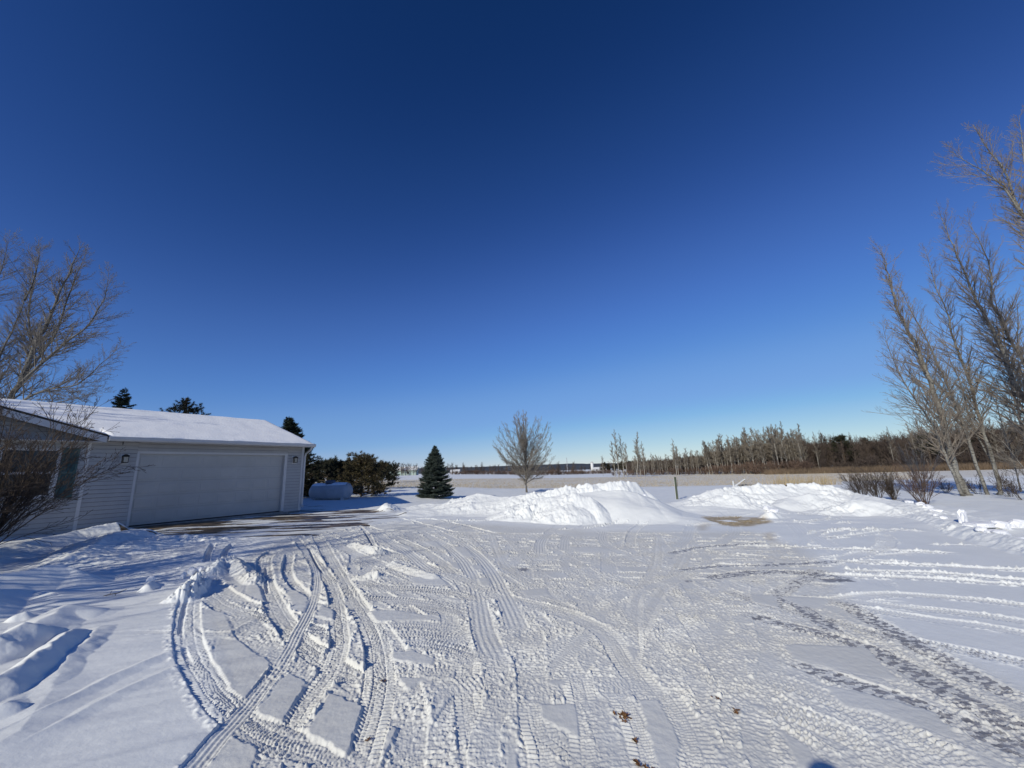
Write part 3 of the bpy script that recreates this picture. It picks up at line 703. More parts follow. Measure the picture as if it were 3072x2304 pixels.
wb = MB(); wb.box((XL, .004, -.3), (-.061, .12, 2.5)); wb.box((4.561, .004, -.3), (XR-.02, .12, 2.5)); wb.box((-.061, .004, 2.2), (4.561, .12, 2.5)); wb.box((XR-.12, .12, -.3), (XR-.02, DEP, 2.5)); wb.box((XL, DEP-.1, -.3), (XR-.12, DEP, 2.5)); wb.box((XL, .12, -.3), (XL+.1, DEP-.1, 2.5))
wb.add([(XR-.02,0,2.5),(XR-.02,DEP,2.5),(XR-.02,DEP/2,3.72)], [(0,1,2)])
wb.build('wall', M_SHADEBACK, house)
se = MB()
for k in range(31):
    zz = -.06+EXP*k; hw = DEP/2 if zz < 2.5 else max(0, DEP/2*(3.72-zz)/1.22)
    if hw > .1: se.add([(XR+.004-.0,DEP/2-hw,zz),(XR+.004,DEP/2+hw,zz),(XR-.012,DEP/2+hw,zz+EXP),(XR-.012,DEP/2-hw,zz+EXP)], [(0,1,2,3)])
se.build('end_siding', M_SIDING, house)
for (a, b) in ((-1.175, -1.098), (5.15, 5.235)):
    c = MB(); c.box((a, -.030, -.05), (b, .003, 2.5)); c.build('corner_board', M_TRIM, house)
c = MB(); c.box((XR-.02, -.028, -.05), (XR+.03, .06, 2.49)); c.build('corner_board', M_TRIM, house)
# door
dr = MB(); DY = .07
nrow, ncol = 5, 8; W, H = 4.46, 2.13
ch = H/nrow; cw = W/ncol
bk = MB(); bk.box((0, DY+.03, 0), (W, DY+.05, H))
for i in range(nrow):
    z0, z1 = i*ch+.002, (i+1)*ch-.002
    dr.box((0.002, DY, z0), (W-.002, DY+.012, z1))
    for j in range(ncol):
        x0, x1 = j*cw+.045, (j+1)*cw-.045; a, b = z0+.06, z1-.06; q = .022
        y0, y1 = DY-.0005, DY-.008
        vs = [(x0,y0,a),(x1,y0,a),(x1,y0,b),(x0,y0,b),(x0+q,y1,a+q),(x1-q,y1,a+q),(x1-q,y1,b-q),(x0+q,y1,b-q)]
        dr.add(vs, [(0,1,5,4),(1,2,6,5),(2,3,7,6),(3,0,4,7),(4,5,6,7)])
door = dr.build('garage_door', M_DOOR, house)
bk.build('door_backing', M_SHADEBACK, door)
sl = MB(); sl.box((0, DY-.004, -.03), (W, DY+.04, -.001)); sl.build('bottom_seal', M_BLACK, door)
jb = MB()
jb.box((W, -.035, -.02), (W+.10, .13, 2.20)); jb.box((-.06, -.012, -.02), (0, .13, 2.20)); jb.box((0, -.022, 2.13), (W, .13, 2.20))
jb.build('door_frame', M_TRIM, house)
dg = MB(); dg.box((-.3, -.02, -.25), (W+.3, .3, -.035)); dg.build('door_sill', M_CONC, house)
# window and shutters on the near wall
def shutter(x0, x1):
    s_ = MB(); z0, z1 = .90, 2.26; y = -.042
    s_.box((x0, y-.022, z0), (x0+.045, y, z1)); s_.box((x1-.045, y-.022, z0), (x1, y, z1))
    for q in (z0, (z0+z1)/2-.03, z1-.06): s_.box((x0+.045, y-.020, q), (x1-.045, y, q+.06))
    k = z0+.07
    while k < z1-.09:
        s_.add([(x0+.045,y-.018,k),(x1-.045,y-.018,k),(x1-.045,y-.002,k+.045),(x0+.045,y-.002,k+.045)], [(0,1,2,3)]); k += .04
    s_.box((x0+.04, y, z0+.02), (x1-.04, y+.004, z1-.02))
    return s_
shutter(-1.635, -1.31).build('shutter', M_SHUT, house); shutter(-3.09, -2.765).build('shutter', M_SHUT, house)
wf = MB(); x0, x1, z0, z1 = -2.75, -1.65, .94, 2.24; y = -.042
wf.box((x0, y-.03, z0), (x0+.07, y, z1)); wf.box((x1-.07, y-.03, z0), (x1, y, z1)); wf.box((x0+.07, y-.028, z0), (x1-.07, y, z0+.07)); wf.box((x0+.07, y-.028, z1-.07), (x1-.07, y, z1))
wf.box((x0+.07, y-.02, 1.56), (x1-.07, y, 1.62)); wf.box((x0+.07, y-.016, z0+.07), (x0+.11, y, 1.56)); wf.box((x1-.11, y-.016, z0+.07), (x1-.07, y, 1.56))
wf.box((x0-.03, y-.05, z0-.035), (x1+.03, y, z0-.001))
win = wf.build('window', M_TRIM, house)
pn = MB(); pn.box((x0+.05, y+.001, z0+.05), (x1-.05, y+.006, z1-.05)); pn.build('pane', M_GLASS, win)
# roofs
EZ, RZ, RY = 2.56, 3.96, 3.6
def slab(x0, x1, P0, P1, th, m_):
    (ya, za), (yb, zb) = P0, P1
    m_.add([(x0,ya,za),(x1,ya,za),(x1,yb,zb),(x0,yb,zb),(x0,ya,za-th),(x1,ya,za-th),(x1,yb,zb-th),(x0,yb,zb-th)], [(0,1,2,3),(7,6,5,4),(4,5,1,0),(5,6,2,1),(6,7,3,2),(7,4,0,3)])
RS = (RZ-EZ)/(RY+.45); rf = MB(); slab(-.87, 5.41, (-.45, EZ), (RY, RZ), .10, rf); slab(XL-.2, -.872, (.02, EZ+RS*.47), (RY, RZ), .10, rf); slab(XL-.2, 5.41, (RY*2+.45, EZ), (RY, RZ), .10, rf)
roof = rf.build('roof', M_SHINGLE, house)
gr = MB()
def gslab(xa, xb, za, zb, m_, y0=-.45, y1=2.9, th=.05):
    m_.add([(xa,y0,za),(xb,y0,zb),(xb,y1,zb),(xa,y1,za),(xa,y0,za-th),(xb,y0,zb-th),(xb,y1,zb-th),(xa,y1,za-th)], [(0,1,2,3),(7,6,5,4),(4,5,1,0),(5,6,2,1),(6,7,3,2),(7,4,0,3)])
GAZ = 2.62+GS*(GA*-1-.87)
gslab(-.87, GA, 2.62, GAZ, gr); gslab(-7.73, GA, 2.62, GAZ, gr)
gr.build('gable_roof', M_SHINGLE, house)
# snow lying on the roofs, a little uneven
def snow_sheet(fn, nu, nv, nm, parent, th=.07, rag=.02):
    us = np.linspace(0, 1, nu); vs_ = np.linspace(0, 1, nv); Vt = []; Fc = []
    for i, u_ in enumerate(us):
        for j, v_ in enumerate(vs_):
            e = min(min(u_, 1-u_)*nu/2.5, min(v_, 1-v_)*nv/2.5, 1.0); e = math.sqrt(max(e, 0))
            p = fn(u_, v_); n_ = float(fbm(np.array([p[0]*1.1]), np.array([p[1]*1.1]), 3)[0])
            jj = rag*float(noise(np.array([p[0]*6.0]), np.array([p[1]*6.0+3]))[0]) if e < .6 else 0
            Vt.append((p[0]+(jj if 0 < u_ < 1 or True else 0)*0.5, p[1]+jj, p[2]+.003+(th*(1+.25*n_))*e))
    for i in range(nu-1):
        for j in range(nv-1): a = i*nv+j; Fc.append((a, a+nv, a+nv+1, a+1))
    m_ = MB(); m_.add(Vt, Fc); return m_.build(nm, M_ROOFSNOW, parent, True)
def _main(u_, v_):
    x_ = XL-.18+u_*(5.40-XL+.18); y0 = -.46 if x_ > -.90 else .05
    y_ = y0+v_*(RY+.01-y0); return (x_, y_, EZ+RS*(y_+.45)+.004)
snow_sheet(_main, 190, 46, 'roof_snow', roof, .08, .055)
snow_sheet(lambda u_, v_: (XL-.18+u_*(5.40-XL+.18), 2*RY+.45-v_*(RY+.45), EZ+v_*(RZ-EZ)+.002), 60, 20, 'roof_snow', roof, .075)
snow_sheet(lambda u_, v_: (-.88-u_*(-GA-.88), -.46+v_*3.3, 2.62+u_*(GAZ-2.62)+.004), 60, 40, 'gable_snow', house, .065)
snow_sheet(lambda u_, v_: (-7.72+u_*(7.72+GA), -.46+v_*3.3, 2.62+u_*(GAZ-2.62)+.002), 30, 20, 'gable_snow', house, .065)
fa = MB()
def fascia(xa, za, xb, zb, y0, y1, hgt): 
    fa.add([(xa,y0,za),(xb,y0,zb),(xb,y0,zb-hgt),(xa,y0,za-hgt),(xa,y1,za),(xb,y1,zb),(xb,y1,zb-hgt),(xa,y1,za-hgt)], [(3,2,1,0),(4,5,6,7),(0,1,5,4),(1,2,6,5),(2,3,7,6),(3,0,4,7)])
fascia(-.89, 2.60, GA, GAZ-.02, -.447, -.425, .20); fascia(-7.71, 2.60, GA, GAZ-.02, -.447, -.425, .20)
fa.box((-.91, -.447, 2.42), (-.885, 0, 2.58))
fa.build('fascia', M_TRIM, house)
so = MB(); so.box((-.885, -.44, 2.478), (5.38, .0, 2.496)); so.box((XL, -.42, 2.418), (-.91, -.012, 2.434)); so.build('soffit', M_TRIM, house)
gt = MB()
prof = [(-.445,2.575),(-.445,2.47),(-.475,2.452),(-.53,2.455),(-.56,2.50),(-.565,2.575),(-.553,2.575),(-.548,2.505),(-.522,2.468),(-.478,2.465),(-.457,2.478),(-.457,2.575)]
for xa, xb in ((-.86, 5.42),):
    vs = [(xa, y_, z_) for y_, z_ in prof]+[(xb, y_, z_) for y_, z_ in prof]; n_ = len(prof)
    gt.add(vs, [(i, (i+1) % n_, (i+1) % n_+n_, i+n_) for i in range(n_)]+[tuple(range(n_-1, -1, -1)), tuple(range(n_, 2*n_))])
gut = gt.build('gutter', M_TRIM, house)
sg = MB()
pts = [(x_, -.505+.01*math.sin(x_*7), 2.565+.012*math.sin(x_*3)+.008*math.sin(x_*11)) for x_ in np.linspace(-.8, 5.38, 90)]
sg.tube(pts, [.036]*90, 6); sg.build('gutter_snow', M_ROOFSNOW, gut, True)
dp = MB(); dp.tube([(5.27,-.50,2.46),(5.27,-.47,2.36),(5.27,-.12,2.20),(5.27,-.06,2.08),(5.27,-.06,.22),(5.27,-.14,.08)], [.036]*6, 6)
dp.build('downspout', M_TRIM, house)
rk = MB()
rk.add([(5.385,-.45,EZ-.02),(5.385,RY,RZ-.02),(5.385,RY,RZ-.2),(5.385,-.45,EZ-.16),(5.415,-.45,EZ-.02),(5.415,RY,RZ-.02),(5.415,RY,RZ-.2),(5.415,-.45,EZ-.16)], [(0,1,2,3),(7,6,5,4),(0,4,5,1),(3,2,6,7),(0,3,7,4),(1,5,6,2)])
rk.add([(5.385,2*RY+.45,EZ-.02),(5.385,RY+.01,RZ-.02),(5.385,RY+.01,RZ-.2),(5.385,2*RY+.45,EZ-.16),(5.415,2*RY+.45,EZ-.02),(5.415,RY+.01,RZ-.02),(5.415,RY+.01,RZ-.2),(5.415,2*RY+.45,EZ-.16)], [(0,1,2,3),(7,6,5,4),(0,4,5,1),(3,2,6,7),(0,3,7,4),(1,5,6,2)])
rk.build('rake_board', M_TRIM, house)
for x_ in (-.34, 4.85):
    lp = MB(); lp.box((x_-.10, -.034, 1.80), (x_+.10, -.016, 2.12)); o = lp.build('wall_lamp', M_TRIM, house)
    b_ = MB()
    b_.box((x_-.07, -.17, 2.02), (x_+.07, -.036, 2.05))
    b_.add([(x_-.08,-.19,2.05),(x_+.08,-.19,2.05),(x_+.08,-.036,2.05),(x_-.08,-.036,2.05),(x_-.02,-.12,2.10),(x_+.02,-.12,2.10),(x_+.02,-.09,2.10),(x_-.02,-.09,2.10)], [(0,1,5,4),(1,2,6,5),(2,3,7,6),(3,0,4,7),(4,5,6,7)])
    b_.box((x_-.065, -.165, 1.84), (x_+.065, -.04, 1.86))
    for sx in (-1, 1):
        for yy in (-.165, -.05): b_.box((x_+sx*.058-.007, yy, 1.86), (x_+sx*.058+.007, yy+.012, 2.02))
    b_.box((x_-.012, -.06, 1.90), (x_+.012, -.037, 2.0))
    b_.build('lantern_cage', M_BLACK, o)
    gg = MB(); gg.box((x_-.048, -.150, 1.862), (x_+.048, -.055, 2.018)); gg.build('lantern_glass', M_LGLASS, o)
# vent mark under the eave
vn = MB(); vn.box((-.44, -.024, 2.36), (-.42, -.017, 2.48)); vn.build('siding_clip', M_BLACK, house)

# ------------------------------------------------------------------ branching plants
class Twigs:
    """collects polylines of 4 points with radii; builds them in one go"""
    def __init__(s): s.P = []; s.R = []
    def add(s, pts, r0, r1):
        s.P.append(pts); s.R.append((r0, r0+(r1-r0)*.33, r0+(r1-r0)*.66, r1))
    def arrays(s, n=3):
        P = np.array(s.P, np.float32); Rr = np.array(s.R, np.float32)
        K = len(P); t = np.empty_like(P); t[:, 1:-1] = P[:, 2:]-P[:, :-2]; t[:, 0] = P[:, 1]-P[:, 0]; t[:, -1] = P[:, -1]-P[:, -2]
        t /= np.linalg.norm(t, axis=2, keepdims=True)+1e-9
        ref = np.where(np.abs(t[:, :1, 2:3]) < .8, np.array([[[0, 0, 1.]]]), np.array([[[1., 0, 0]]])).astype(np.float32)
        ref = np.broadcast_to(ref, t.shape)
        u_ = np.cross(t, ref); u_ /= np.linalg.norm(u_, axis=2, keepdims=True)+1e-9; w_ = np.cross(t, u_)
        ang = np.arange(n)*2*np.pi/n
        V = P[:, :, None, :]+Rr[:, :, None, None]*(u_[:, :, None, :]*np.cos(ang)[None, None, :, None]+w_[:, :, None, :]*np.sin(ang)[None, None, :, None])
        V = V.reshape(-1, 3); base_ = (np.arange(K)*4*n)[:, None, None]
        i = np.arange(3)[None, :, None]; j = np.arange(n)[None, None, :]; j2 = (j+1) % n
        Fq = np.stack([base_+i*n+j, base_+i*n+j2, base_+(i+1)*n+j2, base_+(i+1)*n+j], -1).reshape(-1, 4)
        return V, Fq
    def build(s, name, mt, parent=None, n=3):
        V, Fq = s.arrays(n); return npmesh(name, V, Fq, mt, parent, smooth=True, k=4)
def nrm(v): 
    l = math.sqrt(v[0]*v[0]+v[1]*v[1]+v[2]*v[2])+1e-12; return (v[0]/l, v[1]/l, v[2]/l)
def deflect(d, ang, phi):
    ax = (0, 0, 1) if abs(d[2]) < .9 else (1, 0, 0)
    ux = nrm((d[1]*ax[2]-d[2]*ax[1], d[2]*ax[0]-d[0]*ax[2], d[0]*ax[1]-d[1]*ax[0]))
    w_ = (d[1]*ux[2]-d[2]*ux[1], d[2]*ux[0]-d[0]*ux[2], d[0]*ux[1]-d[1]*ux[0])
    c, s_ = math.cos(ang), math.sin(ang); a, b = math.cos(phi)*s_, math.sin(phi)*s_
    return nrm((d[0]*c+ux[0]*a+w_[0]*b, d[1]*c+ux[1]*a+w_[1]*b, d[2]*c+ux[2]*a+w_[2]*b))
def grow(Tw, p, d, L_, r, lvl, cfg, rd):
    up, jit = cfg['up'], cfg['jit']
    pts = [p]; q = p; dd = d; ds = [d]
    for k in range(3):
        dd = nrm((dd[0]+rd.gauss(0, jit), dd[1]+rd.gauss(0, jit), dd[2]+rd.gauss(0, jit)+up*(1 if lvl < 2 else .6)))
        q = (q[0]+dd[0]*L_/3, q[1]+dd[1]*L_/3, q[2]+dd[2]*L_/3); pts.append(q); ds.append(dd)
    r1 = max(r*.35, cfg['rmin'])
    Tw[min(lvl, len(Tw)-1)].add(pts, r, r1)
    if lvl >= cfg['max']: return
    n = cfg['n'][lvl]; n = int(n*(.75+.5*rd.random())*min(1.0, .4+L_/cfg['Lref'][lvl]))
    for i in range(n):
        t = cfg['t0']+(1-cfg['t0'])*((i+rd.random())/n); k = min(int(t*3), 2); f = t*3-k
        a, b = pts[k], pts[k+1]; o = (a[0]+(b[0]-a[0])*f, a[1]+(b[1]-a[1])*f, a[2]+(b[2]-a[2])*f)
        cdir = deflect(ds[k+1], R(cfg['ang']+rd.gauss(0, 9)), rd.random()*6.283)
        cl = L_*cfg['lf']*(1.05-.6*t)*(.65+.6*rd.random())
        cr = max(min(r*(1-.65*t)*.6, r*.55), cfg['rmin'])
        grow(Tw, o, cdir, cl, cr, lvl+1, cfg, rd)
def stem_path(W, rd, seg=0.5):
    C = spline([tuple(p) for p in W], seg); return C
def stem_tree(name, stems, cfg, mt_t, mt_c, label, cat, group=None, seed=1, n_lat=30, lat_len=2.0, first=.25, loc=None, lat_ang=50, taper=.12, shape=None, ntr=8):
    """a tree from traced stems: list of (world points, r0)"""
    rd = random.Random(seed); o = Vector(loc or stems[0][0][0]); root = empty(name, o)
    tag(root, label, cat, group)
    tr = MB(); Tw = [Twigs(), Twigs()]
    for si, (W, r0) in enumerate(stems):
        C = spline([tuple(Vector(p)-o) for p in W], .45); k = len(C)
        C[1:-1] += np.random.default_rng(seed+si).normal(0, r0*.12, (k-2, 3))
        rad = [r0*.76*((1-i/(k-1))**.85*(1-taper)+taper*.35) for i in range(k)]
        rad[0] *= 1.35
        tr.tube([Vector(c) for c in C], rad, ntr)
        Ls = np.concatenate([[0], np.cumsum(np.linalg.norm(np.diff(C, axis=0), axis=1))]); LL = Ls[-1]
        nl = int(n_lat*LL/10)
        for i in range(nl):
            t = first+(1-first)*(i+rd.random())/nl; s_ = t*LL; j = min(int(np.searchsorted(Ls, s_))-1, k-2); j = max(j, 0)
            f = (s_-Ls[j])/(Ls[j+1]-Ls[j]+1e-9); p = C[j]+(C[j+1]-C[j])*f; d = nrm(tuple(C[j+1]-C[j]))
            sh = (shape(t) if shape else (1.15-.85*t))
            l_ = lat_len*sh*(.55+.75*rd.random())
            if l_ < .15: continue
            grow(Tw, tuple(p), deflect(d, R(lat_ang+rd.gauss(0, 10)-12*t), rd.random()*6.283), l_, max(min(rad[j]*.5, .012+l_*.011), .006), 1, cfg, rd)
        # leader keeps branching at its tip
    tr.build('trunk', mt_t, root, True)
    V0, F0 = Tw[0].arrays(3) if Tw[0].P else (np.zeros((0, 3)), np.zeros((0, 4), int)); V1, F1 = Tw[1].arrays(3)
    npmesh('crown', np.concatenate([V0, V1]), np.concatenate([F0, F1+len(V0)]), mt_c, root, smooth=True, k=4)
    return root
def W_(lst, Y): return [at(a, b, Y if len(q) == 0 else q[0]) for (a, b, *q) in lst]

POP = dict(up=.15, jit=.07, rmin=.0030, max=3, n=[0, 10, 6, 0], Lref=[1, 2.0, .8, .4], t0=.15, ang=38, lf=.42)
b0 = ground(2900, 1487); YB = b0.y
print('right tree distance', YB)
stem_tree('poplar_tree', [
  (W_([(2906,1490),(2894,1470),(2861,1391),(2843,1319),(2819,1225),(2789,1146),(2739,1023),(2688,915),(2655,792),(2637,741)], YB), .25),
  (W_([(2890,1488),(2878,1466),(2861,1421),(2834,1361),(2801,1280),(2758,1216),(2713,1150),(2690,1100),(2663,1037),(2648,975)], YB-.3), .12)],
  POP, M_POPLAR, M_PTWIG, 'tall leafless double trunked poplar leaning left, leftmost of the row by the shrubs', 'tree', 'leafless poplars on the right', 11, 70, 2.5, .15)
stem_tree('poplar_tree', [
  (W_([(2966,1490),(2958,1470),(2942,1430),(2918,1361),(2894,1280),(2861,1204),(2825,1117),(2775,1009),(2739,943),(2706,871),(2690,820)], YB+.4), .13)],
  POP, M_POPLAR, M_PTWIG, 'slender pale poplar rising between the double trunk and the dark trunk', 'tree', 'leafless poplars on the right', 12, 62, 1.9, .2)
stem_tree('poplar_tree', [
  (W_([(2997,1487),(2998,1465),(2994,1436),(2966,1343),(2942,1270),(2921,1195),(2905,1131),(2862,1023),(2840,936),(2811,871),(2789,799),(2775,745)], YB+.2), .15),
  (W_([(2985,1400),(2945,1330),(2905,1240),(2885,1160),(2850,1080),(2830,1010)], YB+.5), .07)],
  POP, M_POPLAR, M_PTWIG, 'dark trunked leafless poplar with a low fork, third from the shrubs', 'tree', 'leafless poplars on the right', 13, 62, 2.3, .2)
stem_tree('poplar_tree', [
  (W_([(3185,1530),(3160,1420),(3110,1280),(3072,1195),(3035,1139),(3006,1045),(2963,965),(2919,878),(2872,770),(2840,690),(2818,640)], YB-1.5), .21),
  (W_([(3170,1420),(3110,1220),(3072,1088),(3035,1030),(2999,951),(2977,915),(2970,806),(2935,720),(2905,661)], YB-1.5), .15)],
  POP, M_POPLAR, M_PTWIG, 'thick leafless poplar whose trunk leans in from the right edge', 'tree', 'leafless poplars on the right', 14, 66, 2.8, .15)
stem_tree('poplar_tree', [
  (W_([(3118,1500),(3105,1440),(3080,1340),(3052,1230),(3030,1120),(3010,1010),(2985,900),(2962,810)], YB+1.2), .12)],
  POP, M_POPLAR, M_PTWIG, 'leafless poplar behind the one leaning in from the right edge', 'tree', 'leafless poplars on the right', 17, 62, 2.0, .2)
stem_tree('poplar_tree', [
  (W_([(3420,1560),(3330,1250),(3220,960),(3130,760),(3072,654),(3035,567),(2999,495),(2948,430),(2919,375)], 16.5), .22),
  (W_([(3072,654),(3010,560),(2960,520),(2934,502),(2890,480),(2860,440)], 16.5), .06),
  (W_([(3200,900),(3140,700),(3100,580),(3072,480),(3057,345)], 16.5), .11)],
  POP, M_POPLAR, M_PTWIG, 'nearest and tallest leafless poplar, its crown filling the upper right corner', 'tree', 'leafless poplars on the right', 15, 52, 2.3, .25)
stem_tree('poplar_tree', [
  (W_([(3064,1475),(3056,1445),(3045,1400),(3028,1340),(3005,1270),(2985,1190),(2975,1110)], YB+1.0), .06),
  (W_([(3100,1480),(3090,1440),(3072,1406),(3014,1331),(2969,1295),(2939,1264)], YB-.8), .05)],
  POP, M_GREYBARK, M_GTWIG, 'thin young leafless tree by the right edge, low among the poplars', 'tree', 'leafless poplars on the right', 16, 60, 1.3, .1)
# brush at the foot of the poplars
POPS = dict(up=.12, jit=.12, rmin=.003, max=2, n=[0, 7, 0], Lref=[1, 1.0, .4], t0=.1, ang=35, lf=.45)

COT = dict(up=.09, jit=.09, rmin=.0032, max=3, n=[0, 12, 7, 0], Lref=[1, 2.2, .9, .4], t0=.15, ang=40, lf=.42)
YL = 21.0
stem_tree('cottonwood_tree', [
  (W_([(5,1330),(25,1250),(40,1185),(83,1095),(105,1033),(145,965),(170,900),(217,795),(242,740)], YL), .22),
  (W_([(70,1130),(120,1065),(170,994),(203,896),(232,820),(260,755)], YL+.8), .11),
  (W_([(60,1150),(80,1131),(159,1059),(220,1010),(264,979),(311,896),(329,813)], YL-.8), .10),
  (W_([(25,1240),(72,1200),(140,1170),(232,1153),(300,1095),(365,1037)], YL-1.5), .08),
  (W_([(60,1220),(130,1215),(210,1200),(280,1180),(320,1165)], YL+1), .05),
  (W_([(60,1160),(80,1120),(100,1040),(85,960),(90,900),(110,813),(118,750)], YL+1.2), .10),
  (W_([(10,1280),(-10,1180),(0,1066),(36,994),(72,903),(78,840)], YL+.3), .11),
  (W_([(72,903),(95,860),(108,813),(125,740)], YL+.3), .06),
  (W_([(0,1240),(-60,1100),(-90,950),(-60,800),(-40,700)], YL+.5), .12),
  (W_([(-90,950),(-20,860),(10,790),(28,710)], YL+.5), .07)],
  COT, M_COTT, M_CTWIG, 'broad leafless tree behind the house roof at the left', 'tree', None, 21, 72, 2.0, .12, loc=at(5, 1330, YL), lat_ang=48)

# centre lawn tree
def rtree(name, base_, h, r0, spread, cfg, mt_t, mt_c, label, cat, group=None, seed=5, nst=9, fork=.16, nl=50, ll=1.0, clear=.12, first=.12, loc_only=False, minang=8, maxang=46):
    rd = random.Random(seed); b = Vector(base_)
    stems = [([b, b+Vector((0, 0, h*.25)), b+Vector((.02*h, 0, h*.5)), b+Vector((0, 0.01*h, h*.8)), b+Vector((.01*h, 0, h))], r0)]
    for i in range(nst):
        q_ = i/(nst-1); phi = i*2.4+rd.gauss(0, .3); f = fork+.40*q_**1.2
        el = R(-22+98*q_+rd.gauss(0, 5)); rw = h*.385*spread; rh = h*.42
        p0 = b+Vector((0, 0, h*f)); hd = Vector((math.cos(phi), math.sin(phi), 0))
        e = b+hd*(rw*math.cos(el))+Vector((0, 0, h*.57+rh*math.sin(el)*.98))
        m1 = p0+(e-p0)*.33+hd*(.10*rw*(1-q_)); m2 = p0+(e-p0)*.68+hd*(.12*rw*(1-q_)); 
        stems.append(([p0, m1, m2, e], r0*.42*(1-.5*q_)))
    return stem_tree(name, stems, cfg, mt_t, mt_c, label, cat, group, seed, nl, ll, first, loc=b, lat_ang=34)
LIN = dict(up=.06, jit=.10, rmin=.0042, max=3, n=[0, 9, 5, 0], Lref=[1, 1.2, .6, .4], t0=.15, ang=30, lf=.45)
bc = ground(1580, 1477)
hc = (1477-1240)/F*bc.y*1.02
print('centre tree', bc, hc)
rtree('lawn_tree', bc-Vector((0, 0, .1)), hc, .10, 1.0, LIN, M_GREYBARK, M_GTWIG, 'young leafless round crowned tree standing alone behind the snow pile', 'tree', None, 31, 34, .12, 90, .85, first=.06)

# shrubs
def shrub(name, base_, h, w, n, label, cat='shrub', group=None, seed=3, mt=None, rmin=.0035, lean=(0, 0), nn=(0, 8, 5, 0), r0=.016, mx=3):
    rd = random.Random(seed); Tw = [Twigs(), Twigs(), Twigs()]
    cfg = dict(up=.06, jit=.10, rmin=rmin, max=mx, n=list(nn), Lref=[1, h, h*.4, .4], t0=.2, ang=30, lf=.42)
    for i in range(n):
        phi = rd.random()*6.283; a = rd.random()**.6*math.atan2(w, h); d = nrm((math.cos(phi)*math.sin(a)+lean[0], math.sin(phi)*math.sin(a)+lean[1], math.cos(a)))
        p = (math.cos(phi)*.05*w*rd.random()*2, math.sin(phi)*.05*w*2*rd.random(), -.05)
        grow(Tw, p, d, h*(.55+.5*rd.random()), r0*(.6+.6*rd.random()), 1, cfg, rd)
    arr = [t.arrays(3) for t in Tw if t.P]; off = 0; Vs = []; Fs = []
    for V_, F_ in arr: Vs.append(V_); Fs.append(F_+off); off += len(V_)
    o = npmesh(name, np.concatenate(Vs), np.concatenate(Fs), mt or M_SHRUBT, None, smooth=True, k=4); o.location = base_
    return tag(o, label, cat, group)
for (px, py, hp, w, lab, sd) in (
    (2590, 1497, 80, .62, 'leftmost low bare shrub behind the long snow bank', 41),
    (2635, 1500, 88, .70, 'bare shrub standing second from the left behind the snow bank', 42),
    (2684, 1500, 74, .50, 'narrow bare shrub between the wide shrubs behind the snow bank', 43),
    (2772, 1512, 118, .62, 'tallest dense bare shrub close to the double trunked poplar', 44)):
    b = ground(px, py); h = hp/F*b.y*1.15
    shrub('bare_shrub', b, h, h*w*1.1, 26, lab, 'shrub', 'bare shrubs along the snow bank', sd, M_RTWIG if sd in (44,) else M_SHRUBT, rmin=.005, lean=(-.12, 0), r0=.014)
b = ground(2768, 1462); shrub('bare_sapling', b, 4.2, 2.4, 12, 'tan leafless sapling spreading above the tallest shrub', 'shrub', None, 47, M_GTWIG, .006, r0=.03)
for k, (px, py, hp) in enumerate(((2935,1482,60),(3030,1490,80),(3075,1500,90),(2840,1478,40))):
    b = ground(px, py); h = hp/F*b.y
    shrub('brush_clump', b, h, h*1.3, 16, ('low twiggy brush at the foot of the slender poplar', 'low twiggy brush right of the dark trunk', 'dense twiggy brush at the right edge', 'sparse low brush left of the double trunk')[k], 'brush', 'brush under the poplars', 60+k, M_SHRUBT, .004, r0=.008)
# big near shrub at the left edge
bs = Vector((-9.9, 7.5, float(T(-9.9, 7.5))))
shrub('bare_bush', bs, 3.2, 2.3, 44, 'large dense leafless bush at the left edge in front of the window', 'bush', None, 51, M_SHRUBT, .0032, lean=(.10, 0), nn=(0, 13, 8, 3), r0=.02, mx=4)
shrub('bare_bush', (-12.6, 7.2, float(T(-12.6, 7.2))), 2.8, 2.0, 20, 'leafless bush outside the left edge beside the dense bush', 'bush', None, 52, M_SHRUBT, .004, nn=(0, 9, 6, 0), r0=.02)

# ------------------------------------------------------------------ trees and bushes outside the picture whose shade falls into it
BIG = dict(up=.07, jit=.10, rmin=.006, max=3, n=[0, 9, 6, 0], Lref=[1, 2.4, 1.0, .4], t0=.15, ang=36, lf=.42)
def outside_tree(x, y, h, seed, label, r0=.2, spread=1.0, nl=26, ll=1.6, nst=12):
    rtree('yard_tree', (x, y, float(T(x, y))-.1), h, r0, spread, BIG, M_GREYBARK, M_GTWIG, label, 'tree', 'leafless trees beside the house', seed, nst, .22, nl, ll)
outside_tree(-12.0, -1.2, 8.5, 71, 'leafless tree left of the drive throwing streaks of shade on the snow')
outside_tree(-15.8, 1.2, 9.0, 72, 'larger leafless tree beside the house wall', .22, 1.1)
outside_tree(-20.5, 3.5, 10.5, 74, 'tall leafless tree in front of the house', .25, 1.0)

for k, (x_, y_, h_) in enumerate(((-10.9, 4.9, 3.4), (-9.8, 3.2, 3.3), (-12.0, 3.0, 4.0), (-9.3, 1.2, 3.0), (-11.0, 1.0, 4.2), (-8.5, 2.9, 3.4), (-8.9, 4.9, 2.2))):  # unseen bushes added, with thickened stems, to streak the left snow with shade
    shrub('bare_bush', (x_, y_, float(T(x_, y_))), h_, 1.7, 20, 'added leafless bush, unseen left of the picture, put there to cast streaks of shade', 'bush', 'added bushes for shade streaks', 530+k, M_SHRUBT, .013, nn=(0, 6, 3, 0), r0=.04, mx=2)

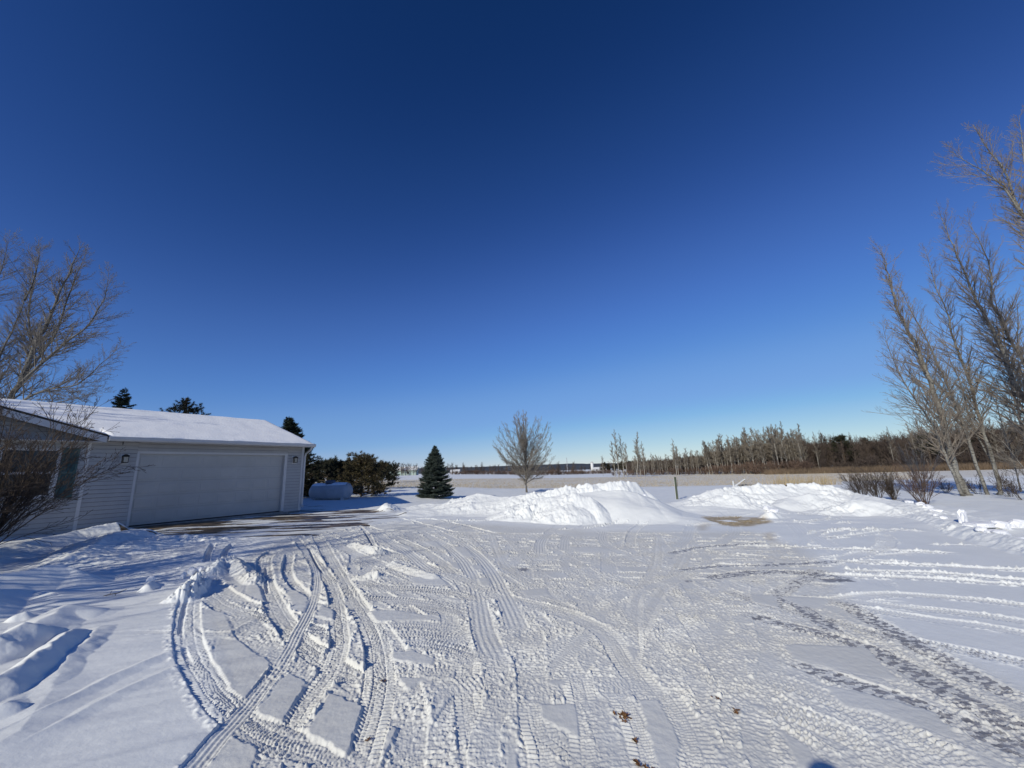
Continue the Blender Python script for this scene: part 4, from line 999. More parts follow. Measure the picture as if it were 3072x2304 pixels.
# ------------------------------------------------------------------ conifers
def tufts(P, D, Lt, wt, n, cone, rd_):
    """needle tufts: n thin triangles around every point P along direction D"""
    P = np.repeat(np.asarray(P, np.float32), n, 0); D = np.repeat(np.asarray(D, np.float32), n, 0)
    r = rd_.normal(0, cone, P.shape).astype(np.float32); d = D+r; d /= np.linalg.norm(d, axis=1, keepdims=True)+1e-9
    side = np.cross(d, rd_.normal(0, 1, P.shape)); side /= np.linalg.norm(side, axis=1, keepdims=True)+1e-9
    l = (Lt*(.7+.6*rd_.random(len(P))))[:, None]; a = P-side*wt*.5; b = P+side*wt*.5; c = P+d*l
    V = np.stack([a, b, c], 1).reshape(-1, 3); F_ = np.arange(len(V)).reshape(-1, 3)
    return V, F_
def spruce(name, base_, h, r, label, group=None, seed=1, mt=None, dens=1.0, tl=.085, n=6, ragged=.15, low=.04, part=True):
    rd = random.Random(seed); g_ = np.random.default_rng(seed); P = []; D = []; Tw = Twigs()
    z_ = low*h
    while z_ < h*.985:
        f = z_/h; rad = r*(1-f)**.82*(1+.06*rd.gauss(0, 1)); nb_ = max(4, int((7+7*(1-f))*dens))
        for k in range(nb_):
            phi = rd.random()*6.283; l_ = max(.06, rad*(1-ragged+2*ragged*rd.random()*.8)); el = -.12+.55*f+rd.gauss(0, .07); hd = (math.cos(phi), math.sin(phi))
            zz = z_+rd.gauss(0, .02*h*.3)
            pts = []
            for t in (0, .35, .7, 1.0): pts.append((hd[0]*l_*t, hd[1]*l_*t, zz+l_*(math.sin(el)*t+.22*t*t*(1-f)-.06*t)))
            Tw.add(pts, .012*(1-f)+.004, .003)
            m_ = max(2, int(l_/.045))
            for i in range(m_):
                t = (i+1)/m_
                if t < .25 and l_ > .5: continue
                k2 = min(int(t*3), 2); a, b = pts[k2], pts[k2+1]; ff = t*3-k2; p = [a[q]+(b[q]-a[q])*ff for q in range(3)]
                P.append(p); D.append((hd[0]*.9, hd[1]*.9, .25))
                if t < .95:
                    for sgn in (-1, 1):
                        sl_ = min(.34, (1-t)*l_*.55+.03); sd_ = (hd[0]*.65-sgn*hd[1]*.75, hd[1]*.65+sgn*hd[0]*.75, .10)
                        for s2 in range(max(1, int(sl_/.06))):
                            d2 = .03+s2*.06; P.append((p[0]+sd_[0]*d2, p[1]+sd_[1]*d2, p[2]+sd_[2]*d2-.02*rd.random())); D.append(sd_)
        z_ += max(.07, .16*(1-f*.6))*h/4.0/dens**.3
    for q in range(8): P.append((0, 0, h*(.95+.05*q/8))); D.append((0, 0, 1))
    V, F_ = tufts(P, D, np.float32(tl), tl*.22, n, .55, g_)
    root = empty(name, base_); tag(root, label, 'spruce tree', group)
    npmesh('crown', V, F_, mt or M_SPRUCE, root)
    tr = MB(); tr.tube([(0,0,-.1),(0,0,h*.4),(0,0,h*.98)], [.018*h+.01,.012*h,.004], 6); tr.build('trunk', M_PBARK, root, True)
    return root
def pine(name, base_, h, r, label, group=None, seed=1, mt=None, nb_=26, nt_=14, tl=.16, shape=None, n=26, lowf=.12, stub=True):
    rd = random.Random(seed); g_ = np.random.default_rng(seed); P = []; D = []; Tw = Twigs()
    for i in range(nb_):
        f = lowf+(1-lowf)*(i+rd.random())/nb_; rad = r*(shape(f) if shape else max(.18, math.sin(math.pi*min(1, (f*.85+.18)))**.7))
        phi = i*2.399+rd.gauss(0, .4); hd = (math.cos(phi), math.sin(phi)); el = .02+.85*f+rd.gauss(0, .1)
        l_ = rad*(.8+.35*rd.random()); z0 = h*f*.8; pts = []
        for t in (0, .33, .67, 1.0): pts.append((hd[0]*l_*t+rd.gauss(0,.03), hd[1]*l_*t+rd.gauss(0,.03), z0+l_*math.sin(el)*t*(.6+.4*t)))
        Tw.add(pts, .03*(1-f)+.015, .006)
        for k in range(nt_):
            t = .35+.65*rd.random()**.8; k2 = min(int(t*3), 2); a, b = pts[k2], pts[k2+1]; ff = t*3-k2; p = [a[q]+(b[q]-a[q])*ff for q in range(3)]
            off = (rd.gauss(0, .17*r*.5), rd.gauss(0, .17*r*.5), rd.gauss(.03, .10*r*.6)); q2 = (p[0]+off[0], p[1]+off[1], p[2]+off[2])
            Tw.add([tuple(p), tuple(p[j]+off[j]*.33 for j in range(3)), tuple(p[j]+off[j]*.67 for j in range(3)), q2], .008, .004)
            dd = nrm((off[0]+hd[0]*.08, off[1]+hd[1]*.08, off[2]+.10)); P.append(q2); D.append(dd)
            P.append((q2[0]-dd[0]*tl*.5, q2[1]-dd[1]*tl*.5, q2[2]-dd[2]*tl*.5)); D.append(dd)
    V, F_ = tufts(P, D, np.float32(tl), tl*.12, n, .6, g_)
    root = empty(name, base_); tag(root, label, 'pine tree', group)
    npmesh('crown', V, F_, mt or M_PINE, root)
    V2, F2 = Tw.arrays(3); npmesh('branches', V2, F2, M_PBARK, root, smooth=True, k=4)
    tr = MB(); tr.tube([(0,0,-.1),(.02,0,h*.4),(0,0,h*.85)], [.035*h*.6,.02*h,.01*h], 7); tr.build('trunk', M_PBARK, root, True)
    return root
b = ground(1305, 1494); hsp = (1494-1345)/F*b.y; print('spruce', b, hsp)
spruce('spruce_tree', b, hsp, hsp*.395, 'dense blue green spruce standing alone on the snowy lawn', None, 81, M_SPRUCE, 1.15)
def behind(px, Y, ptop, pbase=None):
    """base on the ground at distance Y under photo column px, height reaching photo row ptop"""
    t_ = at(px, ptop, Y); r = np.array([t_.x, t_.y]); z0 = float(T(r[0], r[1])); lean = 0
    return Vector((r[0], r[1], z0)), t_.z-z0
b, h = behind(376, 27, 1163); spruce('spruce_tree', b, h, 2.2, 'pointed dark spruce top showing over the roof on the left', None, 82, M_DSPRUCE, .9, .11, 6, .35)
b, h = behind(567, 29, 1145); pine('pine_tree', b, h, 2.3, 'rounded dark pine top showing over the middle of the roof', None, 83, M_PINE2, 40, 16, .17)
b, h = behind(868, 26.5, 1250); spruce('spruce_tree', b, h, 2.6, 'dark spruce tip showing over the right end of the roof', None, 84, M_DSPRUCE, 1.0, .11, 6, .3)
b, h = behind(935, 25.5, 1335); pine('pine_tree', b-Vector((0.4,0,0)), h, 1.25, 'open branched dark pine right behind the garage corner', None, 85, M_PINE2, 30, 9, .15, lowf=.05)
b, h = behind(900, 24.5, 1400); pine('pine_tree', b, h, 1.0, 'low dark pine in the shade of the garage corner', None, 89, M_PINE2, 22, 12, .15, lowf=.05)
b, h = behind(1088, 25.5, 1362); pine('pine_tree', b, h, 1.7, 'wide bushy pine with brownish needles beside the propane tank', None, 86, M_PINE, 44, 18, .17, lowf=.03, shape=lambda f: 1.0 if f < .45 else max(.3, 1.25-.9*f))
b, h = behind(1040, 30.0, 1372); pine('pine_tree', b, h, 1.5, 'dark pine behind the left side of the bushy pine', None, 87, M_PINE2, 34, 16, .17, lowf=.05)
b, h = behind(1148, 40, 1380); pine('pine_tree', b, h, 1.5, 'dark pine behind the right side of the bushy pine', None, 88, M_PINE2, 30, 16, .2, lowf=.05)
for k, (px, Y_, pt_) in enumerate(((1010,60,1378),(975,62,1382),(1165,75,1386),(985,45,1375))):
    b, h = behind(px, Y_, pt_); pine('pine_tree', b, h, 2.4, ('far dark pine left of the bushy pine', 'far dark pine seen between the corner pine and the bushy pine', 'small distant dark pine just right of the bushy pine', 'dark pine in the gap above the propane tank')[k], None, 90+k, M_PINE2, 26, 16, .3, n=18)

# ------------------------------------------------------------------ propane tank, post and small things
tc = ground(992, 1500, 0); print('tank', tc)
ty = 23.0; tx = at(992, 1490, ty).x; tz = at(992, 1499, ty).z
tank = empty('propane_tank', (tx, ty, tz), R(-6)); tag(tank, 'pale horizontal propane tank half sunk in the shaded snow', 'propane tank')
Lh, Rt = 1.22, .44
vs = []; fs = []; prof = []
for k in range(9): a = math.pi/2*k/8; prof.append((-Lh+.34*(1-math.sin(a))-.0, Rt*math.cos(a)*0+Rt*math.sin(a)))
prof = [(-Lh+.36-.36*math.cos(math.pi/2*k/8), Rt*math.sin(math.pi/2*k/8)) for k in range(1, 9)]
prof = prof+[(-p[0], p[1]) for p in prof[::-1]]
ns = 36
for (x_, r_) in prof:
    for j in range(ns): a = 2*math.pi*j/ns; vs.append((x_, r_*math.cos(a), Rt+r_*math.sin(a)))
for i in range(len(prof)-1):
    for j in range(ns): fs.append((i*ns+j, i*ns+(j+1) % ns, (i+1)*ns+(j+1) % ns, (i+1)*ns+j))
fs.append(tuple(range(ns-1, -1, -1))); fs.append(tuple((len(prof)-1)*ns+j for j in range(ns)))
m_ = MB(); m_.add(vs, fs); m_.build('shell', M_TANK, tank, True)
m_ = MB()
for sx in (-.12,): 
    ring = [(sx, (Rt+.004)*math.cos(a), Rt+(Rt+.004)*math.sin(a)) for a in np.linspace(0, 2*math.pi, 37)]
    m_.tube(ring, [.012]*37, 5, False)
m_.build('weld_seam', M_TANK, tank, True)
m_ = MB(); m_.tube([(-.05,0,2*Rt-.03),(-.05,0,2*Rt+.10),(-.05,0,2*Rt+.16),(-.05,0,2*Rt+.18)], [.27,.27,.22,.08], 18); m_.build('dome_lid', M_LID, tank, True)
for sx in (-.8, .8):
    m_ = MB(); m_.box((sx-.06, -.3, -.25), (sx+.06, .3, .12)); m_.build('leg', M_TANK, tank)
sc_ = MB(); nn_ = 40
for i in range(nn_+1):
    x_ = -Lh+.22+(2*Lh-.44)*i/nn_; e = min(i, nn_-i)/3.0; e = min(1, e)
    for j in range(9): a = R(48+84*j/8); th_ = .028*e*math.sin(math.pi*j/8)*(1+.4*math.sin(x_*5)); rr_ = Rt+.003+th_; vs_ = 0; sc_.v.append((x_, rr_*math.cos(a), Rt+rr_*math.sin(a))); sc_.n += 1
for i in range(nn_):
    for j in range(8): a = i*9+j; sc_.f.append((a, a+9, a+10, a+1))
sc_.build('snow_cap', M_ROOFSNOW, tank, True)

pb = ground(2032, 1497); pt = at(2024.5, 1431, pb.y); print('post', pb)
post = empty('marker_post', pb); tag(post, 'weathered dark green post leaning slightly between the two snow piles', 'post')
ax = (pt-pb); m_ = MB(); zA = ax.normalized(); xA = Vector((.86, -.5, 0)); xA = (xA-zA*xA.dot(zA)).normalized(); yA = zA.cross(xA); M_ = Matrix((xA, yA, zA)).transposed().to_4x4()
w_ = .055; m_.box((-w_, -.045, -.15), (w_, .045, ax.length), M_); m_.build('post_body', M_POST, post)
m_ = MB(); m_.box((-w_-.012, -.046, -.15), (-w_-.0005, .046, ax.length-.01), M_); m_.build('pale_edge', M_STAKE, post)
m_ = MB(); m_.tube([M_ @ Vector((w_+.05, 0, ax.length*.55)), M_ @ Vector((w_+.045, 0, ax.length*.86))], [.009, .009], 5); m_.tube([M_ @ Vector((w_, 0, ax.length*.6)), M_ @ Vector((w_+.05, 0, ax.length*.6))], [.007]*2, 4); m_.build('wire_bracket', M_BLACK, post)

Ys = 21.5
a = at(2200.5, 1456, Ys); c = at(2199, 1443, Ys); m_ = MB(); m_.tube([(0,0,-.25), (0,0,0), tuple(c-a)], [.035,.035,.035], 10); o = m_.build('plastic_stake', M_STAKE); o.location = a; tag(o, 'short white plastic pipe poking above the right snow pile', 'pipe')
a = at(2208, 1455, Ys+.6); c = at(2234, 1437, Ys+.6); bd = empty('propped_board', a); tag(bd, 'pale board propped at a slant on the right snow pile', 'board')
dv = c-a; M_ = dv.to_track_quat('X', 'Z').to_matrix().to_4x4(); m_ = MB(); m_.box((-.1, -.05, -.02), (dv.length, .05, .02), M_); m_.build('board', M_STAKE, bd)
m_ = MB(); m_.tube([dv*1.0, dv*1.0+Vector((-.10, 0, -.42))], [.02, .02], 6); m_.build('prop_stick', M_WOOD, bd)
a = at(2238, 1457, Ys+1.2); m_ = MB(); m_.box((-.32, -.2, -.12), (.32, .2, .045)); m_.box((-.34, -.22, .045), (.34, .22, .07)); o = m_.build('wooden_lid', M_WOOD); o.location = a; tag(o, 'flat grey wooden lid lying right of the propped board', 'lid')

# snow chunks turned up by the plough
def chunk_mesh(seed, sx, sy, sz):
    import bmesh
    bm = bmesh.new(); bmesh.ops.create_icosphere(bm, subdivisions=2, radius=1.0); rd = random.Random(seed); o1 = rd.random()*50
    for v_ in bm.verts:
        p = v_.co.copy(); mx_ = max(abs(p.x), abs(p.y), abs(p.z)); q = p*(.25+.75/mx_*.95)
        n_ = float(fbm(np.array([p.x*1.5+o1+p.z]), np.array([p.y*1.5-p.z*1.3]), 3)[0])
        q = q*(1+.42*n_)+Vector((rd.gauss(0,.05), rd.gauss(0,.05), rd.gauss(0,.05))); v_.co = Vector((q.x*sx, q.y*sy, q.z*sz))
    me = bpy.data.meshes.new('snow_chunk'); bm.to_mesh(me); bm.free(); me.materials.append(M_CHUNK)
    return me
def chunk(px, py, s, rot, seed, label, group='snow chunks along the ploughed edge', lift=.3):
    b = ground(px, py, .02); o = bpy.data.objects.new('snow_chunk', chunk_mesh(seed, *s)); col.objects.link(o)
    o.location = (b.x, b.y, gz(b.x, b.y)+s[2]*lift); o.rotation_euler = rot; tag(o, label, 'snow chunk', group)
chunk(2897, 1582, (.12,.07,.21), (0,.12,.3), 1, 'tall upright slab of snow standing on the ploughed edge', lift=.75)
chunk(2945, 1592, (.36,.24,.07), (0,.06,.2), 2, 'wide flat slab of snow right of the upright slab', lift=1.5)
chunk(2915, 1600, (.16,.12,.06), (.1,0,.5), 3, 'small slab tucked under the wide flat slab')
chunk(2790, 1548, (.14,.11,.11), (.2,.3,.1), 4, 'angular lump of snow below the double trunked poplar', lift=.6)
chunk(2768, 1544, (.17,.12,.09), (0,.2,.9), 5, 'rounded lump left of the angular lump', lift=.5)
chunk(2733, 1536, (.12,.09,.09), (.3,0,.2), 6, 'leftmost loose lump on the ploughed edge', lift=.5)
chunk(2812, 1556, (.18,.10,.06), (0,.1,-.2), 7, 'low slab right of the angular lump')
chunk(2835, 1570, (.09,.07,.06), (0,0,.4), 8, 'small lump lying in front of the ploughed edge')
chunk(2810, 1563, (.07,.05,.045), (0,0,.4), 9, 'smallest crumb in front of the low slab')
chunk(3008, 1592, (.21,.14,.12), (.1,.25,.3), 10, 'tilted block of snow near the right edge', lift=.6)
chunk(3052, 1588, (.19,.14,.11), (0,-.2,.1), 11, 'rightmost block of snow at the edge of the picture', lift=.6)
chunk(2950, 1618, (.13,.10,.06), (0,.1,.8), 12, 'small block below the wide flat slab')
chunk(3000, 1625, (.22,.13,.07), (0,.05,.1), 13, 'flat block lying lowest on the ploughed edge')
chunk(3060, 1628, (.14,.10,.08), (0,.2,.5), 14, 'low block under the rightmost block')
chunk(2303, 1541, (.12,.10,.10), (0,.2,.5), 15, 'white lump of snow alone behind the tan stained patch', None, lift=.8)
chunk(2320, 1543, (.16,.12,.08), (0,.1,.1), 16, 'flatter lump right beside the white lump', None, lift=.6)
chunk(1940, 1550, (.07,.06,.05), (0,0,0), 17, 'little snowball below the smooth end of the snow pile', None, lift=.6)
chunk(575, 1722, (.055,.045,.055), (0,.3,0), 18, 'broken lump at the top of the outer left wheel track', 'broken lumps at the left wheel track', .8)
chunk(598, 1718, (.06,.05,.07), (.4,.2,0), 19, 'larger dark sided lump at the top of the outer left wheel track', 'broken lumps at the left wheel track', .8)
chunk(549, 1733, (.035,.03,.045), (0,.3,.7), 20, 'thin shard of snow left of the broken lumps', 'broken lumps at the left wheel track', .8)
chunk(452, 1746, (.05,.04,.055), (0,.2,.7), 21, 'single pale lump on the smooth snow left of the tracks', None, .7)

# leaves, a twig
def leaf_mesh(seed):
    rd = random.Random(seed); n_ = 14; V = [(0, 0, .012)]
    for i in range(n_):
        a = 2*math.pi*i/n_; r_ = (.045 if i % 2 else .026)*(.8+.4*rd.random()); x_, y_ = r_*1.5*math.cos(a), r_*.85*math.sin(a)
        V.append((x_, y_, .02*rd.random()+abs(y_)*.5+.25*abs(x_)))
    me = bpy.data.meshes.new('oak_leaf'); me.from_pydata(V, [], [(0, i+1, (i+1) % n_+1) for i in range(n_)]); me.materials.append(M_LEAF); return me
LM = [leaf_mesh(k) for k in range(4)]
rd = random.Random(4)
def leaves(px, py, n, spread, label, group):
    b = ground(px, py)
    for k in range(n):
        x_, y_ = b.x+rd.gauss(0, spread), b.y+rd.gauss(0, spread*.9); o = bpy.data.objects.new('oak_leaf', LM[k % 4]); col.objects.link(o)
        o.location = (x_, y_, gz(x_, y_)+.004); o.rotation_euler = (rd.gauss(0, .4), rd.gauss(0, .4), rd.random()*6.28); s_ = .22+.2*rd.random(); o.scale = (s_, s_, s_)
        tag(o, label, 'leaf', group)
leaves(1868, 2137, 16, .024, 'curled brown oak leaf in the largest leaf cluster on the tracks', 'leaves in the largest cluster')
leaves(1901, 2208, 4, .010, 'curled brown oak leaf in the small clump below the largest cluster', 'leaves in the small clump')
leaves(1908, 2280, 4, .014, 'curled brown oak leaf at the bottom edge of the picture', 'leaves at the bottom edge')
leaves(1938, 2294, 4, .014, 'curled brown oak leaf at the bottom edge of the picture', 'leaves at the bottom edge')
leaves(1146, 2034, 3, .014, 'brown oak leaf lying in the wheel track left of centre', 'leaves left of centre')
leaves(1106, 2210, 2, .01, 'brown oak leaf low in the wheel track beside the smooth square of snow', 'leaves by the smooth square')
leaves(2196, 2125, 4, .02, 'brown oak leaf in the faint scatter near the lower middle', 'leaves in the faint scatter')
leaves(2150, 2090, 2, .02, 'brown oak leaf just above the faint scatter', 'leaves above the faint scatter')
m_ = MB(); b = ground(335, 1791)
m_.tube([(-.10,-.02,.0),(-.03,0,.015),(.05,.03,.02),(.10,.09,.05)], [.004,.006,.005,.003], 5); m_.tube([(-.03,0,.015),(-.045,.04,.05)], [.003,.002], 4); m_.tube([(.03,.02,.02),(.06,-.02,.0)], [.004,.003], 4)
o = m_.build('fallen_twig', M_SHRUBT, None, True); o.location = (b.x, b.y, gz(b.x, b.y)+.01); tag(o, 'broken brown twig lying on the snow left of the tracks', 'twig')

# ------------------------------------------------------------------ dry grass and field stubble
def blades(name, P, h, wd, mt, lean=.25, seed=1, label=None, cat=None):
    g_ = np.random.default_rng(seed); n_ = len(P); P = np.asarray(P, np.float32); hh = h*(.55+.7*g_.random(n_)).astype(np.float32)
    a = g_.random(n_)*2*np.pi; s_ = np.stack([np.cos(a), np.sin(a), np.zeros(n_)], 1)*wd*.5; d = np.stack([g_.normal(.06, lean, n_), g_.normal(0, lean, n_), np.ones(n_)], 1)
    V = np.stack([P-s_, P+s_, P+d*hh[:, None]], 1).reshape(-1, 3); o = npmesh(name, V, np.arange(n_*3).reshape(-1, 3), mt)
    return tag(o, label, cat, None, 'stuff')
def Tz(xy): return np.concatenate([xy, T(xy[:, 0], xy[:, 1])[:, None]], 1)
g2 = np.random.default_rng(9)
n_ = 70000; yy = 40+72*g2.random(n_)**1.25; xx = (g2.random(n_)-.5)*2*yy*.95; k = (yy > 41+0.14*np.maximum(xx, 0)-0.03*np.minimum(xx,0)) & (yy-.25*xx < 116); dn = fbm(xx*.06, yy*.2, 3); k &= dn > -.35+.5*g2.random(n_)-.25
blades('stubble', Tz(np.stack([xx[k], yy[k]], 1)), .17, .03, M_STUB, .5, 2, 'pale cut stubble standing through the snow of the field', 'stubble')
bl = ground(2310, 1457); br = ground(2480, 1450); n_ = 700; t = g2.random(n_)
xy = np.stack([at(0,0,1).x*0+(np.interp(t, [0,1], [at(2308,1400,41).x, at(2490,1400,41).x]))+g2.normal(0,.12,n_), 41+g2.normal(0,.8,n_)], 1)
xy = xy[fbm(xy[:,0]*.9, xy[:,1]*.5, 3) > -.25]
blades('dry_grass', Tz(xy), 1.15, .03, M_STRAW, .24, 3, 'tall tan grass in a row behind the right snow pile', 'dry grass')

# ------------------------------------------------------------------ the wood on the right and the far hedges
def tree_mesh(seed, kind):
    """unit height tree, trunk and twigs in one mesh with two materials"""
    rd = random.Random(seed); Tw = [Twigs(), Twigs()]
    if kind == 'aspen':
        cfg = dict(up=.12, jit=.12, rmin=.0019, max=3, n=[0, 8, 4, 0], Lref=[1, .2, .1, .05], t0=.15, ang=32, lf=.5)
        lean = rd.gauss(0, .04); tr = MB(); pts = [(lean*z_+rd.gauss(0, .006), rd.gauss(0, .006)+lean*z_*.5, z_) for z_ in np.linspace(-.02, 1, 7)]
        tr.tube(pts, [.0105*(1-.8*i/6) for i in range(7)], 5)
        for i in range(34):
            t = .34+.6*(i+rd.random())/26; j = min(int(t*6), 5); f = t*6-j; p = tuple(pts[j][q]+(pts[j+1][q]-pts[j][q])*f for q in range(3))
            grow(Tw, p, deflect((0, 0, 1), R(42+rd.gauss(0, 10)-15*t), rd.random()*6.28), .20*(1.15-.7*t)*(.7+.6*rd.random()), .004, 1, cfg, rd)
    elif kind == 'dark':
        cfg = dict(up=.09, jit=.14, rmin=.0018, max=3, n=[0, 7, 4, 0], Lref=[1, .3, .14, .05], t0=.12, ang=38, lf=.5)
        tr = MB(); pts = [(rd.gauss(0, .012), rd.gauss(0, .012), z_) for z_ in np.linspace(-.02, .8, 5)]; tr.tube(pts, [.018*(1-.7*i/4) for i in range(5)], 5)
        for i in range(24):
            t = .15+.84*(i+rd.random())/24; j = min(int(t*4), 3); f = t*4-j; p = tuple(pts[j][q]+(pts[j+1][q]-pts[j][q])*f for q in range(3))
            grow(Tw, p, deflect((0, 0, 1), R(48-25*t+rd.gauss(0, 10)), rd.random()*6.28), .36*(1.1-.55*t)*(.7+.6*rd.random()), .006, 1, cfg, rd)
    else:
        cfg = dict(up=.07, jit=.14, rmin=.0045, max=3, n=[0, 8, 4, 0], Lref=[1, .8, .3, .1], t0=.15, ang=32, lf=.45); tr = MB(); tr.tube([(0,0,-.05),(0,0,.05)], [.02,.02], 4)
        for i in range(16): grow(Tw, (rd.gauss(0, .05), rd.gauss(0, .05), -.03), deflect((0, 0, 1), abs(rd.gauss(0, .55)), rd.random()*6.28), .62+.3*rd.random(), .009, 1, cfg, rd)
    V, F_ = Tw[1].arrays(3); n0 = len(tr.v); V = np.concatenate([np.array(tr.v, np.float32), V]); me = bpy.data.meshes.new({'aspen': 'aspen_tree', 'dark': 'bare_tree', 'shrub': 'field_shrub'}[kind])
    me.from_pydata(V.tolist(), [], [tuple(q) for q in tr.f]+(F_+n0).tolist())
    ma, mb = {'aspen': (M_ASPEN, M_ATWIG), 'dark': (M_DBARK, M_DTWIG), 'shrub': (M_DBARK, M_DTWIG)}[kind]; me.materials.append(ma); me.materials.append(mb)
    mi = np.ones(len(me.polygons), np.int32); mi[:len(tr.f)] = 0; me.polygons.foreach_set('material_index', mi); return me
ASP = [tree_mesh(100+k, 'aspen') for k in range(6)]; DRK = [tree_mesh(200+k, 'dark') for k in range(6)]; SHR = [tree_mesh(300+k, 'shrub') for k in range(4)]
SHR2 = []
for q in SHR[:3]: c = q.copy(); c.materials[1] = M_RTWIG; SHR2.append(c)
rd = random.Random(77)
def put(me, name, x_, y_, h, label, cat, group, wide=1.0):
    o = bpy.data.objects.new(name, me); col.objects.link(o); o.location = (x_, y_, float(T(x_, y_))-.05); o.rotation_euler = (0, 0, rd.random()*6.28); o.scale = (h*wide, h*wide, h); return tag(o, label, cat, group)
TOPX = [1790,1830,1900,1960,2040,2110,2130,2200,2260,2340,2400,2500,2620,2700,2800,2900,3100,3500]
TOPY = [1394,1384,1370,1368,1360,1350,1334,1320,1306,1298,1300,1302,1300,1288,1270,1262,1250,1240]
def front(px): return np.interp(px, [1790,2120,2300,2600,3100,3500], [150,118,100,90,80,76])
def wood(n, x0, x1, d0, d1, kind, k0=1.0, label='', group='', meshes=None, name='', top=None, wide=1.0):
    for i in range(n):
        px = x0+(x1-x0)*(i+rd.random())/n; Y_ = front(px)+d0+(d1-d0)*rd.random(); tp = np.interp(px, TOPX, TOPY)+rd.gauss(4, 6)
        b = at(px, 1380, Y_); z_ = at(px, tp, Y_).z-float(T(b.x, Y_)); put(rd.choice(meshes), name, b.x, Y_, max(1.5, z_*k0*(.86+.18*rd.random())), label, kind, group, wide)
wood(46, 1890, 2130, 0, 12, 'aspen tree', .92, 'slim pale aspen in the lower stand left of the tall aspens', 'aspens in the lower stand', ASP, 'aspen_tree', wide=1.35)
wood(72, 2120, 2420, 0, 14, 'aspen tree', 1.0, 'white trunked aspen in the tall stand at the wood edge', 'aspens in the tall stand', ASP, 'aspen_tree', wide=1.35)
wood(16, 2420, 3200, 2, 14, 'aspen tree', .95, 'pale aspen scattered among the dark trees of the wood', 'aspens among the dark trees', ASP, 'aspen_tree')
wood(56, 1880, 2420, 8, 26, 'tree', .93, 'dark leafless tree standing behind the aspens', 'dark trees behind the aspens', DRK, 'bare_tree')
wood(140, 2380, 3420, 2, 24, 'tree', .98, 'dark leafless tree in the brown wood at the right', 'dark trees of the brown wood', DRK, 'bare_tree')
wood(34, 1820, 2420, -3, 1, 'shrub', .42, 'dark reddish shrub along the foot of the aspens', 'shrubs at the foot of the aspens', SHR2, 'field_shrub', wide=1.3)
wood(26, 2400, 3400, -2, 3, 'shrub', .42, 'dark shrub along the foot of the brown wood', 'shrubs at the foot of the brown wood', SHR, 'field_shrub', wide=1.2)
# inner mass of the wood: twigs nobody could count
n_ = 220000; px = 1880+1560*g2.random(n_); Yd = front(px)+10+26*g2.random(n_); xx = np.array([RT[0]]*n_)
rx = (FW[0]+RT[0]*(px-1536)/F-UP[0]*(1380-1152)/F)/(FW[1]+RT[1]*(px-1536)/F-UP[1]*(1380-1152)/F)*Yd
top_ = np.interp(px, TOPX, TOPY); rz = (FW[2]+RT[2]*(px-1536)/F-UP[2]*(top_+12-1152)/F)/(FW[1]+RT[1]*(px-1536)/F-UP[1]*(top_+12-1152)/F)*Yd+CAMZ
z0 = T(rx, Yd); hh = np.maximum(rz-z0, 1.0)*g2.random(n_)**.7*.92
P = np.stack([rx, Yd, z0+hh*.80], 1)
blades('wood_thicket', P, 1.5, .05, M_DTWIG, .45, 5, 'brown tangle of twigs filling the inside of the wood', 'thicket')
n_ = 26000; px = 2290+1200*g2.random(n_); Yd = front(px)-7+8*g2.random(n_)
rx = (FW[0]+RT[0]*(px-1536)/F-UP[0]*(1400-1152)/F)/(FW[1]+RT[1]*(px-1536)/F-UP[1]*(1400-1152)/F)*Yd
blades('marsh_grass', Tz(np.stack([rx, Yd], 1)), 1.25, .06, M_MARSH, .25, 6, 'rust brown marsh grass in a strip before the wood', 'marsh grass')
def single(px, ptop, Y_, me, name, label, cat, group=None, wide=1.0):
    t_ = at(px, ptop, Y_); return put(me, name, t_.x, t_.y, t_.z-float(T(t_.x, t_.y)), label, cat, group, wide)
AG = 'small aspens standing before the wood'
for k, (px, tp, Y_, lb) in enumerate(((1846,1312,112,'tallest aspen of the clump at the left end of the wood'),(1862,1322,113,'second aspen in the clump at the left end of the wood'),(1838,1340,114,'short aspen at the left side of the left clump'),(1872,1345,111,'short aspen at the right side of the left clump'),(1900,1318,112,'aspen with white trunk just right of the left clump'),(1912,1335,113,'aspen leaning beside the white trunked one'),(1925,1342,111,'shorter aspen right of the white trunked one'),(2018,1335,104,'single aspen in line with the marker post'),(2026,1352,105,'lower aspen beside the single one'),(1805,1376,140,'small pale tree left of the aspen clump'))):
    single(px, tp, Y_, ASP[k % 6], 'aspen_tree', lb, 'aspen tree', AG, 1.15)
for k, (px, tp, lb) in enumerate(((2745,1335,'spreading bare tree before the wood, above the tall shrub'),(2600,1355,'low rounded bare tree before the wood'),(2380,1372,'low bush like tree before the tall aspens'))):
    single(px, tp, front(px)-2, (SHR, SHR, SHR2)[k][k], 'bare_tree', lb, 'tree', None, 1.3)
def far_pine(px, tp, Y_, label, group, r, seed, nb_=24):
    t_ = at(px, tp, Y_); z0 = float(T(t_.x, t_.y)); return pine('pine_tree', (t_.x, t_.y, z0), t_.z-z0, r, label, group, seed, M_PINE2, nb_, 16, .45, n=14, lowf=.35)
far_pine(2514, 1286, 99, 'large dark pine rising above the brown wood', None, 2.9, 401, 30)
far_pine(2590, 1294, 104, 'small dark pine top right of the large pine', None, 1.8, 402, 18)
far_pine(2765, 1275, 92, 'dark pine crown behind the poplars', None, 2.0, 403, 18)
far_pine(2872, 1280, 92, 'second dark pine crown behind the poplars', None, 2.0, 404, 18)
pm = pine('pine_tree', (0, 0, 0), 1, .22, 'x', None, 405, M_PINE2, 20, 12, .05, n=12, lowf=.25)
KIDS_PM = [o for o in col.objects if o.parent == pm]
